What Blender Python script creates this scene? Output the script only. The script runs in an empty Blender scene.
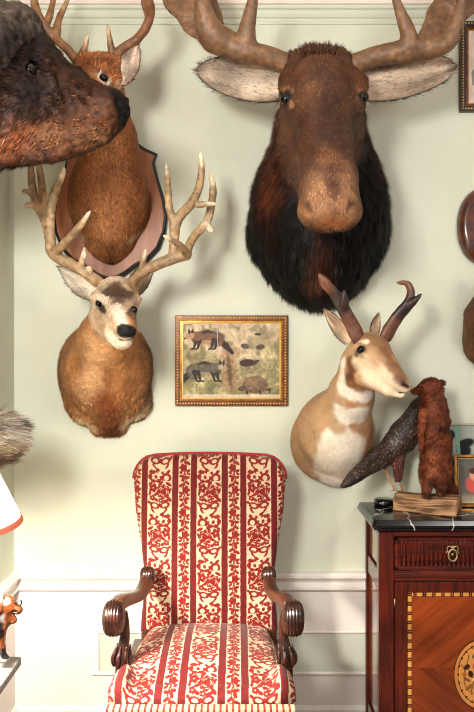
import bpy, math, numpy as np
from mathutils import Vector, Matrix
rng = np.random.default_rng(7)
C = bpy.context.scene.collection
F, D, EYE = 675.0, 3.0, 1.6          # focal length in pixels, distance to the back wall, eye height

# ------------------------------------------------------------------ helpers
def sc(Y): return F / (D + Y)                       # pixels per metre at depth Y
def W(px, py, Y): s = sc(Y); return np.array([(px-237)/s, Y, EYE+(356-py)/s])
def lin(c):
    c = np.array(c, float)/255.0
    return np.where(c <= .04045, c/12.92, ((c+.055)/1.055)**2.4)
def A(*a): return np.array(a, float)

def np_mesh(name, V, faces, col=None, smooth=True):
    """faces: list of int arrays (n,3) or (n,4)"""
    me = bpy.data.meshes.new(name)
    V = np.asarray(V, np.float32)
    faces = [np.asarray(f, np.int32) for f in faces if len(f)]
    loops = np.concatenate([f.ravel() for f in faces])
    tot = np.concatenate([np.full(len(f), f.shape[1], np.int32) for f in faces])
    start = np.concatenate([[0], np.cumsum(tot)[:-1]]).astype(np.int32)
    me.vertices.add(len(V)); me.vertices.foreach_set('co', V.ravel())
    me.loops.add(len(loops)); me.loops.foreach_set('vertex_index', loops)
    me.polygons.add(len(tot)); me.polygons.foreach_set('loop_start', start)
    me.polygons.foreach_set('loop_total', tot)
    me.polygons.foreach_set('use_smooth', np.full(len(tot), smooth))
    me.update(calc_edges=True); me.validate()
    if col is not None:
        at = me.color_attributes.new('Col', 'FLOAT_COLOR', 'POINT')
        c4 = np.ones((len(V), 4), np.float32); c4[:, :3] = col
        at.data.foreach_set('color', c4.ravel())
    return me

def put(name, V, faces, m, parent=None, col=None, smooth=True):
    V = np.asarray(V, float)
    off = np.array(parent['_loc']) if parent is not None and '_loc' in parent else np.zeros(3)
    me = np_mesh(name, V-off, faces, col, smooth)
    o = bpy.data.objects.new(name, me); C.objects.link(o)
    if m: me.materials.append(m)
    if parent is not None: o.parent = parent; o['_loc'] = list(map(float, off*0)) if False else list(map(float, off))
    return o

def thing(name, label, cat, loc, group=None):
    o = bpy.data.objects.new(name, None); C.objects.link(o); o.empty_display_size = .1
    o.location = loc; o['label'] = label; o['category'] = cat; o['_loc'] = list(map(float, loc))
    if group: o['group'] = group
    return o
def tag(o, label, cat, group=None, kind=None):
    o['label'] = label; o['category'] = cat
    if group: o['group'] = group
    if kind: o['kind'] = kind
    return o
def struct(o): o['kind'] = 'structure'; return o

class MB:                                            # collects simple shapes into one mesh
    def __init__(s): s.V = []; s.F = {3: [], 4: []}; s.n = 0; s.c = []
    def add(s, V, faces, col=None):
        V = np.asarray(V, float)
        for f in faces:
            f = np.asarray(f)
            if len(f): s.F[f.shape[1]].append(f+s.n)
        s.V.append(V); s.n += len(V)
        s.c.append(np.broadcast_to(np.array(col if col is not None else (1, 1, 1), float), V.shape))
        return s
    def put(s, name, m, parent=None, smooth=False, col=False):
        fs = [np.concatenate(x) for x in s.F.values() if x]
        return put(name, np.concatenate(s.V), fs, m, parent, np.concatenate(s.c) if col else None, smooth)
    def box(s, lo, hi, b=0.0, M=None, col=None):
        lo = A(*lo); hi = A(*hi); b = min(b, .49*float((hi-lo).min()))
        if b <= 0:
            V = np.array([[x, y, z] for z in (lo[2], hi[2]) for y in (lo[1], hi[1]) for x in (lo[0], hi[0])])
            Fq = np.array([[0, 2, 3, 1], [4, 5, 7, 6], [0, 1, 5, 4], [2, 6, 7, 3], [0, 4, 6, 2], [1, 3, 7, 5]])
            if M is not None: V = xf(V, M)
            return s.add(V, [Fq], col)
        # bevelled box : three vertices per corner
        V = []; idx = {}
        for sx in (0, 1):
            for sy in (0, 1):
                for sz in (0, 1):
                    cor = [(lo, hi)[q][i] for i, q in enumerate((sx, sy, sz))]
                    inn = [cor[i]+(b if q == 0 else -b) for i, q in enumerate((sx, sy, sz))]
                    for ax in range(3):
                        p = list(inn); p[ax] = cor[ax]; idx[(sx, sy, sz, ax)] = len(V); V.append(p)
        Q = []; T = []
        g = lambda x, y, z, a: idx[(x, y, z, a)]
        for a in range(3):
            for q in (0, 1):
                r = []
                for (u, v) in ((0, 0), (1, 0), (1, 1), (0, 1)):
                    k = [0, 0, 0]; k[a] = q; k[(a+1) % 3] = u; k[(a+2) % 3] = v; r.append(g(*k, a))
                Q.append(r if q else r[::-1])
            for (u, v) in ((0, 0), (1, 0), (1, 1), (0, 1)):        # edges along axis a
                k0 = [0, 0, 0]; k0[(a+1) % 3] = u; k0[(a+2) % 3] = v; k1 = list(k0); k1[a] = 1
                b1, b2 = (a+1) % 3, (a+2) % 3
                r = [g(*k0, b1), g(*k1, b1), g(*k1, b2), g(*k0, b2)]
                Q.append(r if (u ^ v) else r[::-1])
        for sx in (0, 1):
            for sy in (0, 1):
                for sz in (0, 1):
                    r = [g(sx, sy, sz, 0), g(sx, sy, sz, 1), g(sx, sy, sz, 2)]
                    T.append(r if (sx+sy+sz) % 2 else r[::-1])
        V = np.array(V)
        if M is not None: V = xf(V, M)
        return s.add(V, [np.array(Q), np.array(T)], col)
    def loft(s, rings, close=True, caps=True, col=None):
        """rings: (n, m, 3)"""
        R = np.asarray(rings, float); n, m = R.shape[:2]; V = R.reshape(-1, 3)
        i = np.arange(n-1)[:, None]; j = np.arange(m if close else m-1)[None]; j2 = (j+1) % m
        Q = np.stack([i*m+j, i*m+j2, (i+1)*m+j2, (i+1)*m+j], -1).reshape(-1, 4)
        T = []
        if caps:
            V = np.concatenate([V, [R[0].mean(0)], [R[-1].mean(0)]])
            for k in range(m):
                k2 = (k+1) % m
                T.append([n*m, k2, k]); T.append([n*m+1, (n-1)*m+k, (n-1)*m+k2])
        c = col
        if c is not None and np.ndim(c) == 2 and len(c) == n:
            c = np.repeat(np.asarray(c, float), m, 0)
            if caps: c = np.concatenate([c, c[:1], c[-1:]])
        return s.add(V, [Q, np.array(T).reshape(-1, 3)] if T else [Q], c)
    def tube(s, P, r, m=10, caps=True, col=None, flat=None):
        P = np.asarray(P, float); n = len(P); r = np.broadcast_to(np.asarray(r, float), (n,))
        T = np.gradient(P, axis=0); T /= np.linalg.norm(T, axis=1)[:, None]+1e-12
        up = A(0, 0, 1) if abs(T[0][2]) < .9 else A(0, 1, 0)
        N = np.cross(T[0], up); N /= np.linalg.norm(N); rings = []
        a = np.linspace(0, 2*np.pi, m, endpoint=False)
        for k in range(n):
            N = N-T[k]*N.dot(T[k]); N /= np.linalg.norm(N); B = np.cross(T[k], N)
            rings.append(P[k]+r[k]*(np.cos(a)[:, None]*N+np.sin(a)[:, None]*B))
        return s.loft(rings, True, caps, col)
    def lathe(s, prof, c, m=32, axis=2, col=None):
        """prof: (r, h) pairs about an axis through c"""
        a = np.linspace(0, 2*np.pi, m, endpoint=False); rings = []
        for r, h in prof:
            p = np.zeros((m, 3)); p[:, (axis+1) % 3] = r*np.cos(a); p[:, (axis+2) % 3] = r*np.sin(a); p[:, axis] = h
            rings.append(p+A(*c))
        return s.loft(rings, True, True, col)
    def prism(s, poly, y0, y1, b=0.0, col=None):
        """poly: (n,2) x,z outline extruded from y0 (front) to y1 (back), bevel b at the front"""
        P = np.asarray(poly, float); cen = P.mean(0)
        def ring(k, y): q = cen+(P-cen)*k; return np.c_[q[:, 0], np.full(len(q), y), q[:, 1]]
        R = np.abs(P-cen).max(); k = 1-b/R
        rings = [ring(k, y0), ring(1-(1-k)*.3, y0+b*.3), ring(1, y0+b), ring(1, y1)] if b > 0 else [ring(1, y0), ring(1, y1)]
        return s.loft(rings, True, True, col)
def xf(V, M): M = np.array(M); return V @ M[:3, :3].T+M[:3, 3]
def rotm(ang, axis, piv=(0, 0, 0)):
    return Matrix.Translation(piv) @ Matrix.Rotation(ang, 4, axis) @ Matrix.Translation([-q for q in piv])
def smooth_path(P, n=24, r=None):
    P = np.asarray(P, float); m = len(P); t = np.linspace(0, m-1, n); out = []
    X = P if r is None else np.c_[P, r]
    Xp = np.vstack([2*X[0]-X[1], X, 2*X[-1]-X[-2]])
    for q in t:
        i = min(int(q), m-2); f = q-i; a, b, c, d = Xp[i:i+4]
        out.append(.5*((2*b)+(-a+c)*f+(2*a-5*b+4*c-d)*f*f+(-a+3*b-3*c+d)*f**3))
    out = np.array(out)
    return out if r is None else (out[:, :3], np.maximum(out[:, 3], 1e-4))

# ---- noise
def _h(i, j, k, s):
    n = (i*374761393+j*668265263+k*1274126177+s*974711) & 0xffffffff
    n = ((n ^ (n >> 13))*1274126177) & 0xffffffff
    return ((n ^ (n >> 16)) & 0xffff)/65535.0
def noise(P, f, seed=0):
    P = np.asarray(P, float)*f+100; I = np.floor(P).astype(np.int64); t = P-I; t = t*t*(3-2*t); v = 0
    for a in (0, 1):
        for b in (0, 1):
            for c in (0, 1):
                w = (t[..., 0] if a else 1-t[..., 0])*(t[..., 1] if b else 1-t[..., 1])*(t[..., 2] if c else 1-t[..., 2])
                v = v+w*_h(I[..., 0]+a, I[..., 1]+b, I[..., 2]+c, seed)
    return v*2-1
def fbm(P, f, seed=0, o=3): return sum(noise(P, f*2**i, seed+i)*.5**i for i in range(o))
def ss(a, b, x): t = np.clip((x-a)/(b-a+1e-12), 0, 1); return t*t*(3-2*t)

# ---- signed distance modelling
class SDF:
    def __init__(s, h): s.h = h; s.ops = []
    def cone(s, a, b, ra, rb, k=.02, sub=False, flat=None):
        """round cone a->b; flat=(axis vector, factor) squashes it along an axis"""
        s.ops.append(('c', A(*a), A(*b), ra, rb, k, sub, flat)); return s
    def ell(s, c, r, k=.02, sub=False, ax=None):
        """ellipsoid; ax = 3x3 rows of its local axes"""
        s.ops.append(('e', A(*c), A(*r), ax, 0, k, sub, None)); return s
    def path(s, P, R, k=.01, n=None, flat=None):
        P = [A(*p) for p in P]
        if n: P, R = smooth_path(P, n, R)
        for i in range(len(P)-1): s.cone(P[i], P[i+1], R[i], R[i+1], k, False, flat)
        return s
    def mesh(s, cut=None, disp=None):
        h = s.h; lo = np.full(3, 1e9); hi = -lo; bb = []
        for o in s.ops:
            if o[0] == 'c': l = np.minimum(o[1]-o[3], o[2]-o[4]); u = np.maximum(o[1]+o[3], o[2]+o[4])
            else: rr = o[2] if o[3] is None else np.full(3, o[2].max()); l = o[1]-rr; u = o[1]+rr
            m = o[5]+3*h; bb.append((l-m, u+m))
            if not o[6]: lo = np.minimum(lo, l); hi = np.maximum(hi, u)
        lo = lo-4*h; hi = hi+4*h
        if cut is not None: hi[1] = min(hi[1], cut+3*h)
        n = np.ceil((hi-lo)/h).astype(int)+1; v = np.full(n, 1.0, np.float32)
        for o, (l, u) in zip(s.ops, bb):
            i0 = np.clip(np.floor((l-lo)/h).astype(int), 0, n); i1 = np.clip(np.ceil((u-lo)/h).astype(int)+1, 0, n)
            if (i1 <= i0).any(): continue
            ax_ = [lo[q]+h*np.arange(i0[q], i1[q]) for q in range(3)]
            X, Y, Z = np.meshgrid(*[a.astype(np.float32) for a in ax_], indexing='ij')
            if o[0] == 'c':
                a, b, ra, rb = o[1:5]; px, py, pz = X-a[0], Y-a[1], Z-a[2]; d = b-a
                L2 = max(d.dot(d), 1e-10); t = np.clip((px*d[0]+py*d[1]+pz*d[2])/L2, 0, 1)
                qx, qy, qz = px-d[0]*t, py-d[1]*t, pz-d[2]*t
                if o[7] is not None:
                    w, f = o[7]; w = A(*w); w = w/np.linalg.norm(w)
                    dot = qx*w[0]+qy*w[1]+qz*w[2]; e = 1/f-1
                    qx, qy, qz = qx+dot*w[0]*e, qy+dot*w[1]*e, qz+dot*w[2]*e
                dist = np.sqrt(qx*qx+qy*qy+qz*qz)-(ra+(rb-ra)*t)
            else:
                c, r, M = o[1:4]; p = [X-c[0], Y-c[1], Z-c[2]]
                if M is not None: M = np.asarray(M, float); p = [p[0]*M[q][0]+p[1]*M[q][1]+p[2]*M[q][2] for q in range(3)]
                k0 = np.sqrt((p[0]/r[0])**2+(p[1]/r[1])**2+(p[2]/r[2])**2)
                k1 = np.sqrt((p[0]/r[0]**2)**2+(p[1]/r[1]**2)**2+(p[2]/r[2]**2)**2)
                dist = k0*(k0-1)/(k1+1e-9)
            sl = tuple(slice(i0[q], i1[q]) for q in range(3)); cur = v[sl]; k = max(o[5], 1e-5)
            if o[6]:
                hh = np.clip(.5-.5*(cur+dist)/k, 0, 1); v[sl] = cur*(1-hh)-dist*hh+k*hh*(1-hh)
            else:
                hh = np.clip(.5+.5*(dist-cur)/k, 0, 1); v[sl] = dist*(1-hh)+cur*hh-k*hh*(1-hh)
        if cut is not None:
            Yg = (lo[1]+h*np.arange(n[1]))[None, :, None]-cut; v = np.maximum(v, Yg.astype(np.float32))
        V, Fq = surfnet(v); V = lo+V*h
        if disp is not None: N = vnorm(V, [Fq]); V = V+N*disp(V)[:, None]
        return V, Fq
def surfnet(v):
    ins = v < 0; c = np.zeros(np.array(v.shape)-1, np.int8)
    for a in (0, 1):
        for b in (0, 1):
            for d in (0, 1): c += ins[a:a+c.shape[0], b:b+c.shape[1], d:d+c.shape[2]]
    act = (c > 0) & (c < 8); idx = np.argwhere(act); ids = np.full(act.shape, -1, np.int64); ids[act] = np.arange(len(idx))
    P = np.zeros((len(idx), 3)); cnt = np.zeros(len(idx))
    cor = [(a, b, d) for a in (0, 1) for b in (0, 1) for d in (0, 1)]
    for i, a in enumerate(cor):
        for b in cor[i+1:]:
            if sum(abs(x-y) for x, y in zip(a, b)) != 1: continue
            va = v[tuple((idx+a).T)]; vb = v[tuple((idx+b).T)]; cr = (va < 0) != (vb < 0)
            t = np.where(cr, va/(va-vb+1e-20*(va == vb)), 0)
            P += np.where(cr[:, None], A(*a)+t[:, None]*(A(*b)-A(*a)), 0); cnt += cr
    V = idx+P/np.maximum(cnt, 1)[:, None]; Q = []
    for ax in range(3):
        b1, b2 = (ax+1) % 3, (ax+2) % 3
        s0 = [slice(None)]*3; s1 = [slice(None)]*3; s0[ax] = slice(0, -1); s1[ax] = slice(1, None)
        e = np.argwhere(ins[tuple(s0)] != ins[tuple(s1)])
        m = (e[:, b1] > 0) & (e[:, b2] > 0) & (e[:, b1] < v.shape[b1]-1) & (e[:, b2] < v.shape[b2]-1); e = e[m]
        q = []
        for du, dv in ((-1, -1), (0, -1), (0, 0), (-1, 0)):
            g = e.copy(); g[:, b1] += du; g[:, b2] += dv; q.append(ids[tuple(g.T)])
        q = np.stack(q, 1); fl = ~ins[tuple(e.T)]; q[fl] = q[fl][:, ::-1]; Q.append(q)
    return V, np.concatenate(Q)
def vnorm(V, faces):
    N = np.zeros_like(V)
    for f in faces:
        n = np.cross(V[f[:, 2]]-V[f[:, 0]], V[f[:, -1]]-V[f[:, 1]])
        for k in range(f.shape[1]):
            for q in range(3): N[:, q] += np.bincount(f[:, k], n[:, q], len(V))
    return N/(np.linalg.norm(N, axis=1)[:, None]+1e-12)

# ---- coat colours : a base and soft blobs along segments
def snap(V, px, py):
    """surface point that stands at this bearing from the entrance side of the room"""
    s = F/(D+V[:, 1]); d = (V[:, 0]*s+237-px)**2+(356-(V[:, 2]-EYE)*s-py)**2
    c = np.where(d < 2.2**2)[0]
    if not len(c): c = np.array([d.argmin()])
    return V[c[V[c, 1].argmin()]]
def paint(V, base, blobs, amp=.12, freq=14, wob=.012, seed=1):
    col = np.tile(lin(base), (len(V), 1)); w0 = fbm(V, 22, seed)*wob
    for b in blobs:
        a, c, r, soft, cl = b[:5]; st = b[5] if len(b) > 5 else 1.0
        a = A(*a) if len(a) == 3 else snap(V, *a); c = A(*c) if len(c) == 3 else snap(V, *c); d = c-a; t = np.clip(((V-a)@d)/max(d@d, 1e-9), 0, 1)
        dist = np.linalg.norm(V-a-t[:, None]*d, axis=1)+w0
        w = (1-ss(r-soft, r+soft, dist))*st; col = col*(1-w[:, None])+lin(cl)*w[:, None]
    col *= np.exp(amp*1.2*fbm(V, freq, seed+5)+amp*1.1*fbm(V, 90, seed+9))[:, None]
    return np.clip(col, 0.001, 1)

def fur(V, Fq, col, n, length, flow, width=.0016, lift=.35, jit=.25, mask=None, var=.35, tip=1.15, clump=0, bald=()):
    """tapered hair strands scattered over a surface; returns V, quads, tris, colours"""
    a, b, c, d = [V[Fq[:, k]] for k in range(4)]
    ar = np.linalg.norm(np.cross(c-a, d-b), axis=1); cen = (a+b+c+d)/4
    if mask is not None: ar = ar*mask(cen)
    for q, r in bald: ar = ar*ss(r*.95, r*1.25, np.linalg.norm(cen-q, axis=1))
    fi = rng.choice(len(Fq), n, p=ar/ar.sum()); u, w = rng.random((2, n, 1))
    P = a[fi]*(1-u)*(1-w)+b[fi]*u*(1-w)+c[fi]*u*w+d[fi]*(1-u)*w
    VN = vnorm(V, [Fq]); N = VN[Fq[fi, 0]]; cc = col[Fq[fi, 0]]
    L = (length(P) if callable(length) else np.full(n, length))*(.6+.7*rng.random(n))
    Fl = flow(P, N); Fl = Fl-N*(Fl*N).sum(1)[:, None]; Fl /= np.linalg.norm(Fl, axis=1)[:, None]+1e-9
    J = rng.normal(size=(n, 3))*jit
    if clump: J = J*.5+clump*np.stack([noise(P, 45, q) for q in (3, 4, 5)], 1)
    d1 = Fl*(1-lift)+N*lift+J; d1 /= np.linalg.norm(d1, axis=1)[:, None]
    d2 = Fl+N*lift*.3+J; d2 /= np.linalg.norm(d2, axis=1)[:, None]
    S = np.cross(d1, N); S /= np.linalg.norm(S, axis=1)[:, None]+1e-9
    wd = width*(.7+.6*rng.random(n))[:, None]/2; L = L[:, None]; B0 = P-N*.0015
    V5 = np.stack([B0-S*wd, B0+S*wd, B0+d1*L*.5+S*wd*.8, B0+d1*L*.5-S*wd*.8, B0+d1*L*.5+d2*L*.5], 1).reshape(-1, 3)
    i = np.arange(n)[:, None]*5
    k = np.exp(rng.normal(size=n)*var+var*1.1*noise(P, 110, 11)+var*.7*noise(P*A(1, 1, .5), 55, 12))[:, None]*cc
    c5 = np.stack([k*.8, k*.8, k, k, k*tip], 1).reshape(-1, 3)
    return V5, i+A(0, 1, 2, 3).astype(int), i+A(3, 2, 4).astype(int), np.clip(c5, .001, 1)

def ear(base, tip, half, open_, cup=.6, cin=(225, 200, 170), cout=(120, 80, 50), rim=(50, 35, 25), th=.004, point=.8, bend=0., rnd=.85):
    """cupped leaf-shaped ear shell"""
    base = A(*base); tip = A(*tip); ax = tip-base; L = np.linalg.norm(ax); ax /= L
    op = A(*open_); op = op-ax*op.dot(ax); op /= np.linalg.norm(op); sd = np.cross(ax, op)
    nu, nv = 22, 17; u = np.linspace(0, 1, nu)[:, None]; v = np.linspace(-1, 1, nv)[None]
    w = half*np.clip(np.sin(np.pi*(u*.86+.14)**point), .0008, 1)**rnd
    an = v*1.35
    def sheet(off):
        q = (base+ax*(u*L)[..., None]+sd*(np.sin(an)*w)[..., None]
             - op*((np.cos(an)*w*cup+off-w*cup*.2)[..., None]) + op*(bend*np.sin(u*np.pi)*L)[..., None]*np.ones_like(an)[..., None])
        return q.reshape(-1, 3)
    V = np.concatenate([sheet(0), sheet(th)]); n = nu*nv
    i = np.arange(nu-1)[:, None]*nv; j = np.arange(nv-1)[None]; q = np.stack([i+j, i+j+1, i+nv+j+1, i+nv+j], -1).reshape(-1, 4)
    side = []
    for k in range(nu-1):
        side.append([k*nv, (k+1)*nv, (k+1)*nv+n, k*nv+n]); side.append([k*nv+nv-1, k*nv+nv-1+n, (k+1)*nv+nv-1+n, (k+1)*nv+nv-1])
    for k in range(nv-1): side.append([(nu-1)*nv+k, (nu-1)*nv+k+1, (nu-1)*nv+k+1+n, (nu-1)*nv+k+n])
    Fq = np.concatenate([q, q[:, ::-1]+n, np.array(side)])
    e = np.maximum(np.abs(v)*np.ones_like(u), np.ones_like(v)*u**2)
    wt = ss(.75, 1, e)[..., None]
    st = np.exp(.75*noise(np.stack([u*3+0*v, v*3.2+u*1.5, 0*u*v], -1), 1, int(abs(base[0]*997)) % 50)-.1)[..., None]
    ci = ((lin(cin)*st)*(1-wt)+lin(rim)*wt).reshape(-1, 3); co = np.tile(lin(cout), (n, 1))
    return V, Fq, np.concatenate([ci, co]), ax

class Body:                                          # one continuous animal mesh from pieces
    def __init__(s, tone=.74): s.V = []; s.Q = []; s.T = []; s.c = []; s.n = 0; s.tone = tone
    def add(s, V, q=None, t=None, c=None):
        if q is not None and len(q): s.Q.append(np.asarray(q)+s.n)
        if t is not None and len(t): s.T.append(np.asarray(t)+s.n)
        s.V.append(V); s.c.append(c); s.n += len(V)
    def surf(s, V, Fq, col, **k):
        s.add(V, Fq, None, col)
        if k:
            v, q, t, c = fur(V, Fq, col, **k); s.add(v, q, t, c)
    def ear(s, *a, hair=(.012, 900), **k):
        V, Fq, c, ax = ear(*a, **k); s.add(V, Fq, None, c)
        if hair:
            v, q, t, cc = fur(V, Fq, c, hair[1], hair[0], lambda P, N: np.tile(ax, (len(P), 1)), lift=.3, jit=.3); s.add(v, q, t, cc)
    def put(s, name, m, parent):
        fs = ([np.concatenate(s.Q)] if s.Q else [])+([np.concatenate(s.T)] if s.T else [])
        return put(name, np.concatenate(s.V), fs, m, parent, np.concatenate(s.c)*s.tone)

# ------------------------------------------------------------------ materials
def mat(name, color=(200, 200, 200), rough=.5, metal=0., attr=False, nz=None, bump=None, coat=0., sheen=0., spec=.5, emit=None, var=0.):
    """nz=(scale, colour2) noise mix ; bump=(scale, strength, distance)"""
    m = bpy.data.materials.new(name); m.use_nodes = True; nt = m.node_tree; N = nt.nodes; L = nt.links
    b = N['Principled BSDF']; b.inputs['Roughness'].default_value = rough; b.inputs['Metallic'].default_value = metal
    b.inputs['Coat Weight'].default_value = coat; b.inputs['Coat Roughness'].default_value = .12
    b.inputs['Sheen Weight'].default_value = sheen; b.inputs['Specular IOR Level'].default_value = spec
    c = list(lin(color))+[1]; b.inputs['Base Color'].default_value = c
    tc = N.new('ShaderNodeTexCoord')
    if attr:
        at = N.new('ShaderNodeAttribute'); at.attribute_name = 'Col'; L.new(at.outputs['Color'], b.inputs['Base Color'])
    if nz:
        t = N.new('ShaderNodeTexNoise'); t.inputs['Scale'].default_value = nz[0]; t.inputs['Detail'].default_value = 6
        mp = N.new('ShaderNodeMapping'); mp.inputs['Scale'].default_value = nz[2] if len(nz) > 2 else (1, 1, 1)
        L.new(tc.outputs['Object'], mp.inputs['Vector']); L.new(mp.outputs[0], t.inputs['Vector'])
        r = N.new('ShaderNodeValToRGB'); r.color_ramp.elements[0].position = .35; r.color_ramp.elements[1].position = .65
        r.color_ramp.elements[0].color = c; r.color_ramp.elements[1].color = list(lin(nz[1]))+[1]
        L.new(t.outputs['Fac'], r.inputs[0]); L.new(r.outputs[0], b.inputs['Base Color'])
    if bump:
        t = N.new('ShaderNodeTexNoise'); t.inputs['Scale'].default_value = bump[0]; t.inputs['Detail'].default_value = 5
        mp = N.new('ShaderNodeMapping'); mp.inputs['Scale'].default_value = bump[3] if len(bump) > 3 else (1, 1, 1)
        L.new(tc.outputs['Object'], mp.inputs['Vector']); L.new(mp.outputs[0], t.inputs['Vector'])
        bp = N.new('ShaderNodeBump'); bp.inputs['Strength'].default_value = bump[1]; bp.inputs['Distance'].default_value = bump[2]
        L.new(t.outputs['Fac'], bp.inputs['Height']); L.new(bp.outputs[0], b.inputs['Normal'])
    if emit:
        b.inputs['Emission Color'].default_value = list(lin(emit[0]))+[1]; b.inputs['Emission Strength'].default_value = emit[1]
    return m
# ================================================================== MATERIALS
M_wall = mat('sage_paint', (207, 211, 192), .55, nz=(2.2, (200, 203, 183)), bump=(60, .08, .002))
M_white = mat('white_paint', (226, 220, 212), .4, nz=(2.5, (218, 212, 203)), bump=(50, .05, .002))
M_panel = mat('pale_green_paint', (198, 203, 188), .45, nz=(3, (190, 196, 180)))
M_cove = mat('blush_plaster', (232, 218, 208), .6, nz=(3, (224, 209, 198)))
M_floor = mat('oak_boards', (120, 78, 45), .35, nz=(3, (92, 56, 30), (1, 12, 1)))
M_walnut = mat('dark_carved_walnut', (52, 22, 12), .26, nz=(10, (30, 11, 7), (1, 1, 4)), coat=.5, bump=(60, .15, .002))
M_armtop = mat('lit_walnut', (86, 46, 24), .3, nz=(14, (56, 26, 14), (1, 1, 5)), coat=.4)  # lighter walnut, the lit look of the arm tops put into colour
M_mahog = mat('red_mahogany', (84, 24, 11), .25, nz=(7, (48, 12, 7), (6, 6, .6)), coat=.45)
M_mahog_h = mat('red_mahogany_rail', (92, 28, 13), .25, nz=(7, (54, 14, 8), (.6, 6, 9)), coat=.45)
M_fab = mat('brocade_velvet', attr=True, rough=.8, sheen=.08, bump=(420, .35, .0015), spec=.3)
M_fur = mat('coat_hair', attr=True, rough=.6, spec=.22)
M_gloss = mat('wet_skin', attr=True, rough=.3)
M_antler = mat('antler_bone', attr=True, rough=.5, bump=(70, .5, .003, (1, 1, .35)))
M_eye = mat('glass_eye', (7, 4, 3), .05, spec=.45)
M_gold = mat('gilt', (196, 140, 62), .3, metal=.75, nz=(40, (150, 96, 36)))
M_goldl = mat('pale_gilt', (240, 205, 130), .35, metal=.4)
M_browngilt = mat('brown_gilt', (120, 66, 22), .35, metal=.3, nz=(30, (92, 46, 14)))
M_darkwood = mat('dark_frame_wood', (48, 28, 18), .35)
M_print = mat('printed_paper', attr=True, rough=.65, spec=.3)
M_inlay = mat('marquetry', attr=True, rough=.22, coat=.5)
M_brass = mat('aged_brass', (190, 172, 130), .3, metal=.9)
M_shield = mat('stained_oak_shield', (166, 108, 72), .45, nz=(5, (142, 86, 54), (6, 1, 1)))
M_black = mat('black_edge', (14, 11, 10), .35)
def shade_mat():
    m = mat('linen_shade', (250, 242, 228), .9); N = m.node_tree.nodes; L = m.node_tree.links; b = N['Principled BSDF']
    tr = N.new('ShaderNodeBsdfTranslucent'); tr.inputs[0].default_value = (.5, .46, .4, 1); mx = N.new('ShaderNodeMixShader'); mx.inputs[0].default_value = .5
    L.new(b.outputs[0], mx.inputs[1]); L.new(tr.outputs[0], mx.inputs[2]); L.new(mx.outputs[0], N['Material Output'].inputs['Surface']); return m
M_shade = shade_mat()
M_salmon = mat('salmon_trim', (205, 105, 80), .7)
M_grey = mat('grey_marble', (112, 108, 104), .25, nz=(12, (84, 80, 78)))
M_ceram = mat('glazed_ceramic', attr=True, rough=.15, coat=.8)
M_log = mat('split_log', attr=True, rough=.8, bump=(30, .8, .006, (1, 1, 4)))
M_feath = mat('feathers', attr=True, rough=.5)

def marble():
    m = bpy.data.materials.new('black_marble'); m.use_nodes = True; N = m.node_tree.nodes; L = m.node_tree.links
    b = N['Principled BSDF']; b.inputs['Roughness'].default_value = .12
    tc = N.new('ShaderNodeTexCoord'); w = N.new('ShaderNodeTexWave'); w.inputs['Scale'].default_value = 2.3
    w.inputs['Distortion'].default_value = 9; w.inputs['Detail'].default_value = 4; w.inputs['Detail Scale'].default_value = 2.5
    mp = N.new('ShaderNodeMapping'); mp.inputs['Rotation'].default_value = (.3, .2, .8)
    r = N.new('ShaderNodeValToRGB'); e = r.color_ramp.elements
    e[0].position = .982; e[0].color = list(lin((20, 19, 21)))+[1]; e[1].position = 1; e[1].color = list(lin((185, 180, 175)))+[1]
    L.new(tc.outputs['Object'], mp.inputs[0]); L.new(mp.outputs[0], w.inputs['Vector']); L.new(w.outputs['Fac'], r.inputs[0])
    L.new(r.outputs[0], b.inputs['Base Color']); return m
M_marble = marble()

# ================================================================== THE ROOM
XL, XR, YF, ZC = -.99, 2.6, -4.2, 3.36
def room(name, lo, hi, m, b=0.):
    mb = MB(); mb.box(lo, hi, b); return struct(mb.put(name, m))
room('wall_back', (XL-.1, 0, 0), (XR, .1, ZC), M_wall)
room('wall_left', (XL-.1, YF, 0), (XL, 0, ZC), M_wall)
room('floor', (XL-.1, YF, -.1), (XR, .1, 0), M_floor)
room('ceiling', (XL-.1, YF, ZC), (XR, .1, ZC+.1), M_cove)
def zz(py, Y=0.): return EYE+(356-py)/sc(Y)
def moulding(name, prof, m, left=True):
    """prof: (out, z) profile run along the back wall and the left wall with a mitre"""
    P = np.array(prof, float); rings = []
    rings.append([[XR, -o, z] for o, z in P]); rings.append([[XL+o, -o, z] for o, z in P])
    if left: rings.append([[XL+o, YF, z] for o, z in P])
    mb = MB(); mb.loft(rings, True, True); return struct(mb.put(name, m))
r0 = zz(571)
moulding('trim_1', [(0, r0), (.03, r0), (.04, r0-.008), (.04, r0-.02), (.026, r0-.03), (.016, r0-.045), (.02, r0-.058), (.03, r0-.066),
                    (.03, r0-.075), (.016, r0-.084), (.008, r0-.09), (0, r0-.092)], M_white)     # chair rail
# white wainscot below the rail
mb = MB(); zb = r0-.09
mb.box((XL, -.006, .05), (XR, 0, zb)); struct(mb.put('trim_2', M_white))
mb = MB(); mb.box((XL, YF, .05), (XL+.006, -.006, zb)); struct(mb.put('trim_3', M_white))
x0, x1, z0, z1 = (99-237)/225, XR-.1, zz(673), zz(630)
mb = MB(); mb.box((x0, -.009, z0), (x1, -.006, z1)); struct(mb.put('trim_4', M_panel))
mb = MB(); t = .011
for lo, hi in (((x0-t, -.018, z1-t), (x1+t, -.006, z1+t*.3)), ((x0-.03, -.018, z0-t*.3), (x1+t, -.006, z0+t)),
               ((x0-t, -.0175, z0), (x0+t*.3, -.006, z1)), ((x1, -.0175, z0), (x1+t, -.006, z1))):
    mb.box(lo, hi, .004)
struct(mb.put('trim_5', M_white))
moulding('baseboard_back', [(0, 0), (.018, 0), (.018, .035), (.01, .05), (0, .05)], M_white)
zt = zz(8)
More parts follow.
